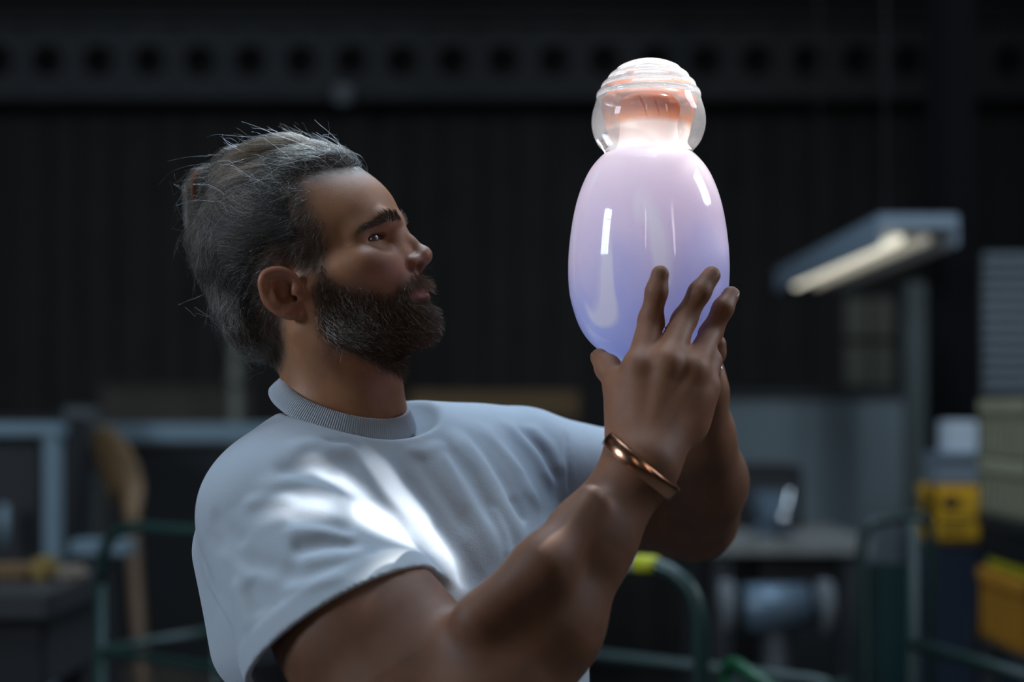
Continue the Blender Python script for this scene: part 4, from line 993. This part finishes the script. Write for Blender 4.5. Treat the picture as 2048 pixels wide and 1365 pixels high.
for px_ in (a[0]+0.02, b[0]-0.02):
    for py_ in (a[1]+0.02, b[1]-0.02): obox('leg', (px_-0.018, py_-0.018, 0), (px_+0.018, py_+0.018, a[2]), steel_dark, st)
# yellow crate with boxes on a dark blue cabinet
Yk = 3.75
cab_lo, cab_hi = R2(1800, 1088, 2060, 1300, Yk, 0.32); cab_lo[2] = 0
cabm = mat('navy_steel', (0.022,0.032,0.055), 0.5, noise=0.3, scale=4)
cabn = empty('cabinet', ((cab_lo[0]+cab_hi[0])/2, Yk+0.16, 0), 'dark blue steel cabinet under the yellow crate', 'cabinet')
obox('body', cab_lo+np.array([0,0.02,0]), cab_hi, cabm, cabn)
xm = (cab_lo[0]+cab_hi[0])/2
for a_, b_ in ((cab_lo[0]+0.005, xm-0.003), (xm+0.003, cab_hi[0]-0.005)):
    d_ = obox('door', (a_, Yk, 0.06), (b_, Yk+0.02, cab_hi[2]-0.02), cabm, cabn)
    h_ = obox('handle', (b_-0.03 if a_ < xm-0.1 else a_+0.02, Yk-0.02, 0.75), (b_-0.015 if a_ < xm-0.1 else a_+0.035, Yk, 0.9), steel_dark); h_.parent = d_
yc_lo, yc_hi = R2(1838, 972, 1966, 1086, Yk+0.02, 0.12)
yc = crate(yc_lo, yc_hi, yellow, 'yellow plastic crate with a dark printed emblem on the blue cabinet', None, (1, 1))
obox('front_plate', (yc_lo[0]+0.008, Yk+0.005, yc_lo[2]+0.01), (yc_hi[0]-0.008, Yk+0.022, yc_hi[2]-0.02), yellow, yc, 0.003)
ink = mat('dark_print', (0.05,0.03,0.01), 0.6)
ec = W(1903, 1006, Yk)
V = [(ec[0]+0.030*math.cos(t)*(1 if i % 2 else 0.8), Yk+0.0035, ec[2]+0.020*math.sin(t)*(1 if i % 2 else 0.85)) for i, t in enumerate(np.linspace(0, 2*math.pi, 24, endpoint=False))]
me = bpy.data.meshes.new('emblem'); me.from_pydata(V, [], [tuple(range(24))]); me.update(); link('emblem', me, ink, yc)
for i, yy in enumerate((1036, 1050, 1064)): obox('printed_line', *R(1880, yy, 1948-8*i, yy+5, Yk+0.0035, 0.001), ink, yc, 0)
bx1 = obox('storage_box', *R2(1848, 908, 1962, 971, Yk+0.04, 0.10), mat('blue_grey_card', (0.16,0.20,0.24), 0.7, noise=0.2, scale=5), None, 0.006, [R2(1845, 906, 1965, 922, Yk+0.03, 0.12)]); tag(bx1, 'blue grey lidded storage box on top of the yellow crate', 'box')
bx2 = obox('carton', *R2(1876, 842, 1956, 905, Yk+0.06, 0.08), mat('white_card', (0.50,0.56,0.62), 0.7, noise=0.1, scale=5), None, 0.005, [R(1900, 866, 1952, 869, Yk+0.058, 0.01)]); tag(bx2, 'pale bluish white carton on top of the grey storage box', 'box')

# ---- green tube trolley behind the man, and the second one by the cabinet
green = mat('green_enamel', (0.014,0.042,0.036), 0.38, noise=0.3, scale=10)
def arc(p0, p1, p2, n=8):
    p0, p1, p2 = map(np.array, (p0, p1, p2)); return [(1-t)**2*p0+2*t*(1-t)*p1+t*t*p2 for t in np.linspace(0, 1, n)]
tl_z, rl_z = 1.214, 0.955
PL, PR = np.array([-0.846, 2.92, 0.0]), np.array([0.282, 2.12, 0.0]); u_ = (PR-PL)/np.linalg.norm(PR-PL); v_ = np.array([u_[1]*-1, u_[0], 0])
v_ = np.array([-u_[1], u_[0], 0])
tro = empty('trolley', tuple((PL+PR)/2+v_*0.25), 'green tubular steel trolley behind the man with tape on its push rail', 'trolley')
up = lambda p, z: np.array([p[0], p[1], z])
hoop = [up(PL, 0.16), up(PL, tl_z-0.12)]+arc(up(PL, tl_z-0.12), up(PL, tl_z), up(PL+u_*0.12, tl_z))+arc(up(PR-u_*0.10, tl_z), up(PR, tl_z), up(PR, tl_z-0.10))+[up(PR, 0.16)]
link('push_rail', tube_mesh('push_rail', hoop, 0.0125, 12), green, tro)
link('cross_rail', tube_mesh('cross_rail', [up(PL, rl_z), up(PR, rl_z)], 0.010, 10), green, tro)
for f in (0.25, 0.75): link('upright', tube_mesh('upright', [up(lerp(PL, PR, f), 0.2), up(lerp(PL, PR, f), tl_z)], 0.009, 10), green, tro)
B0, B1 = PL+v_*0.55, PR+v_*0.55
link('far_rail', tube_mesh('far_rail', [up(B0, 0.16), up(B0, rl_z-0.06)]+arc(up(B0, rl_z-0.06), up(B0, rl_z), up(B0+u_*0.06, rl_z), 5)+arc(up(B1-u_*0.06, rl_z), up(B1, rl_z), up(B1, rl_z-0.06), 5)+[up(B1, 0.16)], 0.011, 10), green, tro)
for P0, P1 in ((PL, B0), (PR, B1)): link('side_rail', tube_mesh('side_rail', [up(P0, rl_z), up(P1, rl_z)], 0.011, 10), green, tro)
dk = [up(PL, 0.16), up(PR, 0.16), up(B1, 0.16), up(B0, 0.16)]
me = bpy.data.meshes.new('deck'); me.from_pydata([*map(tuple, dk)]+[(p[0], p[1], 0.19) for p in dk], [], [(3,2,1,0),(4,5,6,7),(0,1,5,4),(1,2,6,5),(2,3,7,6),(3,0,4,7)]); me.update(); link('deck', me, steel_dark, tro)
for p in (PL, PR, B0, B1): link('wheel', tube_mesh('wheel', [p+u_*0.05+v_*-0.02+np.array([0,0,0.08]), p+u_*0.05+v_*0.02+np.array([0,0,0.08])], 0.08, 20), black, tro)
for nm, d0, d1, col in (('white_tape', 0.115, 0.165, mat('white_tape', (0.62,0.72,0.80), 0.5)), ('yellow_tape', 0.075, 0.112, lime)):
    link(nm, tube_mesh(nm, [up(PR-u_*d1, tl_z), up(PR-u_*d0, tl_z)], 0.0138, 12), col, tro)

t2 = empty('trolley', tuple(W(1850, 820, 2.9)*np.array([1,1,0])), 'green tubular trolley with a teal side panel beside the blue cabinet', 'trolley')
A0, A1 = W(1724, 1042, 2.9), W(1862, 1042, 3.05); base0 = lambda p: np.array([p[0], p[1], 0.16])
A1 = np.array([A1[0], 3.05, A0[2]])
link('end_hoop', tube_mesh('end_hoop', [base0(A0), A0-np.array([0,0,0.05])]+arc(A0-np.array([0,0,0.05]), A0, A0+np.array([0.05,0.01,0]), 5)+arc(A1-np.array([0.05,0.01,0]), A1, A1-np.array([0,0,0.05]), 5)+[base0(A1)], 0.0115, 10), mat('dark_green_enamel', (0.004,0.020,0.016), 0.5), t2)
S0, S1 = W(1826, 1288, 2.9), W(2120, 1365, 2.45); S1[2] = S0[2]
link('side_rail', tube_mesh('side_rail', [S0, S1], 0.0125, 10), MATS['dark_green_enamel'], t2)
link('end_post', tube_mesh('end_post', [np.array([S1[0], S1[1], 0.16]), S1], 0.0125, 10), MATS['dark_green_enamel'], t2)
link('mid_post', tube_mesh('mid_post', [base0(S0), np.array([S0[0], S0[1], A0[2]])], 0.0115, 10), MATS['dark_green_enamel'], t2)
lo, hi = R(1734, 1128, 1824, 1365, 2.91, 0.012); lo[2] = 0.22
obox('side_panel', lo, hi, mat('teal_panel', (0.006,0.036,0.038), 0.5, noise=0.3, scale=4), t2)
obox('deck', (A0[0], 2.45, 0.16), (A1[0], 3.05, 0.19), steel_dark, t2)
for p in ((A0[0]+0.05, 2.5), (A0[0]+0.05, 3.0), (A1[0]-0.05, 2.5), (A1[0]-0.05, 3.0)): link('wheel', tube_mesh('wheel', [(p[0]-0.02, p[1], 0.08), (p[0]+0.02, p[1], 0.08)], 0.08, 20), black, t2)
q0, q1, q2 = W(1452, 1316, 2.3), W(1478, 1332, 2.27), W(1560, 1392, 2.12)
link('tow_bar', tube_mesh('tow_bar', [np.array([q0[0], q0[1], 0.19]), q0-np.array([0,0,0.03])]+arc(q0-np.array([0,0,0.03]), q0, q1, 5)+[q2], 0.011, 10), mat('bright_green_enamel', (0.004,0.06,0.02), 0.4), tro)  # bright green tube of the right-hand cart, parented to this trolley

# ---- workbench with vise and a black machine
bt_lo, bt_hi = R(1420, 1078, 1725, 1118, 4.3, 0.75); z_t = bt_hi[2]
wbn = empty('workbench', ((bt_lo[0]+bt_hi[0])/2, 4.7, 0), 'grey topped steel workbench in front of the metal partition', 'workbench')
obox('worktop', (bt_lo[0], 4.3, z_t-0.05), (bt_hi[0]+0.03, 5.05, z_t), mat('worn_top', (0.28,0.28,0.26), 0.55, noise=0.4, scale=8), wbn)
for x_ in (bt_lo[0]+0.04, bt_hi[0]-0.02):
    for y_ in (4.35, 5.0): obox('leg', (x_-0.025, y_-0.025, 0), (x_+0.025, y_+0.025, z_t-0.05), steel_dark, wbn)
obox('lower_shelf', (bt_lo[0]+0.02, 4.34, 0.25), (bt_hi[0], 5.0, 0.28), steel_dark, wbn)
obox('drawer_unit', (bt_hi[0]-0.30, 4.36, 0.55), (bt_hi[0]-0.05, 4.95, z_t-0.05), black, wbn)
mlo, mhi = R(1478, 932, 1606, 1062, 4.62, 0.3); mlo[2] = z_t
mc = empty('machine', ((mlo[0]+mhi[0])/2, 4.75, z_t), 'black boxy bench machine with a dark recessed front on the workbench', 'machine')
obox('housing', mlo, mhi, black, mc, 0.01)
obox('front_panel', (mlo[0]+0.02, 4.612, mlo[2]+0.06), (mhi[0]-0.02, 4.622, mhi[2]-0.05), mat('charcoal_panel', (0.035,0.037,0.042), 0.4), mc)
obox('display_bar', (mlo[0]+0.04, 4.606, mhi[2]-0.10), (mhi[0]-0.05, 4.614, mhi[2]-0.075), mat('grey_plastic2', (0.07,0.075,0.085), 0.4), mc)
vsx = W(1545, 1080, 4.42)[0]; vi = mat('vise_blue_grey', (0.13,0.18,0.23), 0.42, 0.3)
vs_ = empty('bench_vise', (vsx, 4.42, z_t), 'blue grey bench vise with round jaws bolted to the workbench edge', 'vise')
link('base', tube_mesh('base', [(vsx, 4.42, z_t), (vsx, 4.42, z_t+0.03), (vsx, 4.42, z_t+0.031), (vsx, 4.42, z_t+0.07)], [0.06, 0.06, 0.04, 0.034], 20), vi, vs_)
obox('fixed_jaw', (vsx-0.055, 4.40, z_t+0.06), (vsx+0.045, 4.48, z_t+0.13), vi, vs_, 0.01)
obox('moving_jaw', (vsx-0.055, 4.32, z_t+0.05), (vsx+0.045, 4.38, z_t+0.12), vi, vs_, 0.01)
link('screw', tube_mesh('screw', [(vsx, 4.22, z_t+0.065), (vsx, 4.42, z_t+0.065)], 0.014, 12), silver, vs_)
link('handle', tube_mesh('handle', [(vsx-0.02, 4.23, z_t+0.005), (vsx+0.02, 4.23, z_t+0.15)], 0.007, 10), silver, vs_)
gx = W(1552, 1215, 3.9)
gb = empty('angle_grinder', (gx[0], 3.9, 0), 'grey bench grinder on a pedestal in front of the workbench', 'grinder')
link('pedestal', tube_mesh('pedestal', [(gx[0], 3.9, 0), (gx[0], 3.9, 0.02), (gx[0], 3.9, 0.03), (gx[0], 3.9, gx[2]-0.06)], [0.16,0.16,0.045,0.04], 18), steel_dark, gb)
link('motor', tube_mesh('motor', [(gx[0]-0.09, 3.9, gx[2]), (gx[0]-0.085, 3.9, gx[2]), (gx[0]+0.085, 3.9, gx[2]), (gx[0]+0.09, 3.9, gx[2])], [0.05,0.065,0.065,0.05], 24), vi, gb)
for s_ in (-1, 1): link('wheel', tube_mesh('wheel', [(gx[0]+s_*0.12, 3.9, gx[2]), (gx[0]+s_*0.15, 3.9, gx[2])], 0.075, 28), mat('abrasive', (0.14,0.15,0.16), 0.9), gb)
gb.name = 'bench_grinder'

# ---- left side: furnace frame, rail, poles, bench
fr_m = mat('pale_blue_steel', (0.20,0.28,0.33), 0.45, 0.1, noise=0.2, scale=5)
fu = empty('furnace', tuple(W(0, 820, 4.0)*np.array([1,1,0])), 'dark furnace with a pale blue steel door frame', 'furnace')
lo, hi = R(-260, 835, 118, 1150, 4.12, 0.4); lo[2] = 0; obox('body', lo, hi, wall_dark2, fu)
lo, hi = R(86, 848, 116, 1150, 4.0, 0.05); lo[2] = 0.0; obox('frame_post', lo, hi, fr_m, fu)
obox('frame_head', *R(-250, 846, 122, 872, 3.99, 0.06), fr_m, fu); obox('door_panel', *R(-250, 880, 80, 1150, 4.06, 0.04), black, fu)
link('door_handle', tube_mesh('door_handle', [W(8, 1010, 4.0), W(8, 1095, 4.0)], 0.012, 10), fr_m, fu)
lo, hi = R(126, 815, 186, 1150, 4.4, 0.08); lo[2] = 0; struct(obox('column', lo, hi, mat('grey_post', (0.07,0.08,0.085), 0.6)))
rl = empty('rail_fence', tuple(W(400, 820, 4.6)*np.array([1,1,0])), 'pale blue steel guard rail on posts behind the man', 'guard rail')
obox('top_rail', *R(196, 848, 700, 884, 4.6, 0.06), fr_m, rl)
for px_ in (215, 690):
    lo, hi = R(px_, 884, px_+22, 1200, 4.6, 0.05); lo[2] = 0; obox('post', lo, hi, mat('dark_post', (0.03,0.033,0.036), 0.6), rl)
obox('mesh_panel', *R(235, 890, 690, 1330, 4.63, 0.01), wall_dark2, rl)
oak = mat('oak', (0.20,0.11,0.045), 0.6, noise=0.5, scale=12); oak2 = mat('brown_wood', (0.12,0.065,0.03), 0.65, noise=0.5, scale=10)
pd = empty('wooden_paddle', (float(W(300, 820, 4.2)[0]), 4.2, 0), 'long wooden paddle leaning on the pale blue guard rail', 'paddle')
P_ = [W(312, 1330, 3.95), W(262, 1030, 4.15)]
me = tube_mesh('handle', [np.array([P_[0][0]+0.02, 3.9, 0.0]), P_[1]], 0.020, 10); link('handle', me, oak2, pd)
bl = Field(); b0, b1 = W(198, 862, 4.40), W(272, 1005, 4.19); bd = (b1-b0)/np.linalg.norm(b1-b0); bs = np.cross(bd, [0, 1.0, 0]); bs /= np.linalg.norm(bs)
ellipsoid(bl, (b0+b1)/2, (np.linalg.norm(b1-b0)*0.56, 0.062, 0.016), np.stack([bd, bs, np.cross(bd, bs)], 1))
capsule(bl, lerp(b0, b1, 0.7), W(266, 1040, 4.14), 0.020, 0.020, 0.03)
V, Q = contour(bl, 0.006); link('blade', mesh_np('blade', V, Q), oak, pd)
lo, hi = R(176, 930, 194, 1150, 4.545, 0.04); lo[2] = 0; tag(obox('timber_batten', lo, hi, oak2), 'upright brown timber batten beside the grey post', 'batten')
lo, hi = R(138, 1084, 252, 1112, 3.80, 0.10); sf = empty('side_shelf', (lo[0], 3.85, 0), 'low pale blue steel shelf beside the furnace', 'shelf')
obox('board', lo, hi, fr_m, sf); obox('bracket', ((lo[0]+hi[0])/2-0.02, 3.82, 0), ((lo[0]+hi[0])/2+0.02, 3.88, lo[2]), steel_dark, sf)
bz = W(60, 1168, 3.1)[2]; bn = empty('tool_bench', (-1.3, 3.2, 0), 'dark wooden tool bench in front of the furnace', 'bench')
x1 = W(182, 1165, 3.2)[0]
obox('top', (-2.2, 2.9, bz-0.05), (x1, 3.35, bz), mat('bench_top', (0.035,0.034,0.036), 0.6, noise=0.4, scale=9), bn); obox('apron', (-2.18, 2.93, bz-0.2), (x1-0.02, 3.3, bz-0.05), wall_dark2, bn)
for x_ in (-2.1, x1-0.06):
    for y_ in (2.96, 3.27): obox('leg', (x_-0.03, y_-0.03, 0), (x_+0.03, y_+0.03, bz-0.2), wall_dark2, bn)
for i, (px_, ln, mm_, lb) in enumerate(((30, 0.12, oak, 'short pale wooden block on the dark tool bench'), (98, 0.05, mat('brass', (0.28,0.19,0.06), 0.5, 0.3), 'small brass fitting on the dark tool bench'), (152, 0.06, mat('pale_rag', (0.20,0.16,0.12), 0.9), 'folded pale rag at the end of the dark tool bench'))):
    c_ = W(px_, 1150, 3.2); o = obox(('wood_block', 'brass_fitting', 'rag')[i], (c_[0]-ln/2, 3.12, bz), (c_[0]+ln/2, 3.22, bz+(0.035, 0.05, 0.03)[i]), mm_, None, 0.012); tag(o, lb, ('block', 'fitting', 'rag')[i])
# brown boards against the back wall
o = obox('plank', *R(818, 782, 1160, 838, 5.9, 0.05), mat('brown_board', (0.15,0.085,0.03), 0.7, noise=0.4, scale=6), None, 0.006); tag(o, 'long brown timber plank on trestle posts behind the man', 'plank')
tr_ = empty('trestle', (float(W(985, 838, 5.9)[0]), 5.93, 0), 'dark trestle under the long brown plank', 'trestle')
for px_ in (840, 1135): lo, hi = R(px_, 838, px_+18, 1000, 5.9, 0.05); lo[2] = 0; obox('post', lo, hi, steel_dark, tr_)
lo, hi = R(838, 900, 1155, 915, 5.91, 0.03); obox('brace', lo, hi, steel_dark, tr_)
lo, hi = R(200, 775, 500, 850, 6.4, 0.05); lo[2] = 0; tag(obox('board', lo, hi, mat('taupe_board', (0.075,0.06,0.045), 0.75, noise=0.4, scale=4), None, 0.006, [R(196, 770, 504, 779, 6.38, 0.09)]), 'taupe sheet board with a ledge standing by the back wall', 'board')
lo, hi = R(454, 690, 482, 835, 6.2, 0.06); lo[2] = 0; pp = empty('downpipe', ((lo[0]+hi[0])/2, 6.23, 0), 'pale grey pipe with a coupling by the back wall', 'pipe')
xx = float((lo[0]+hi[0])/2); pm = mat('pale_pipe', (0.20,0.20,0.17), 0.6)
link('pipe', tube_mesh('pipe', [(xx, 6.23, 0), (xx, 6.23, 2.0)], 0.028, 14), pm, pp); link('coupling', tube_mesh('coupling', [(xx, 6.23, 1.55), (xx, 6.23, 1.62)], 0.036, 14), pm, pp)
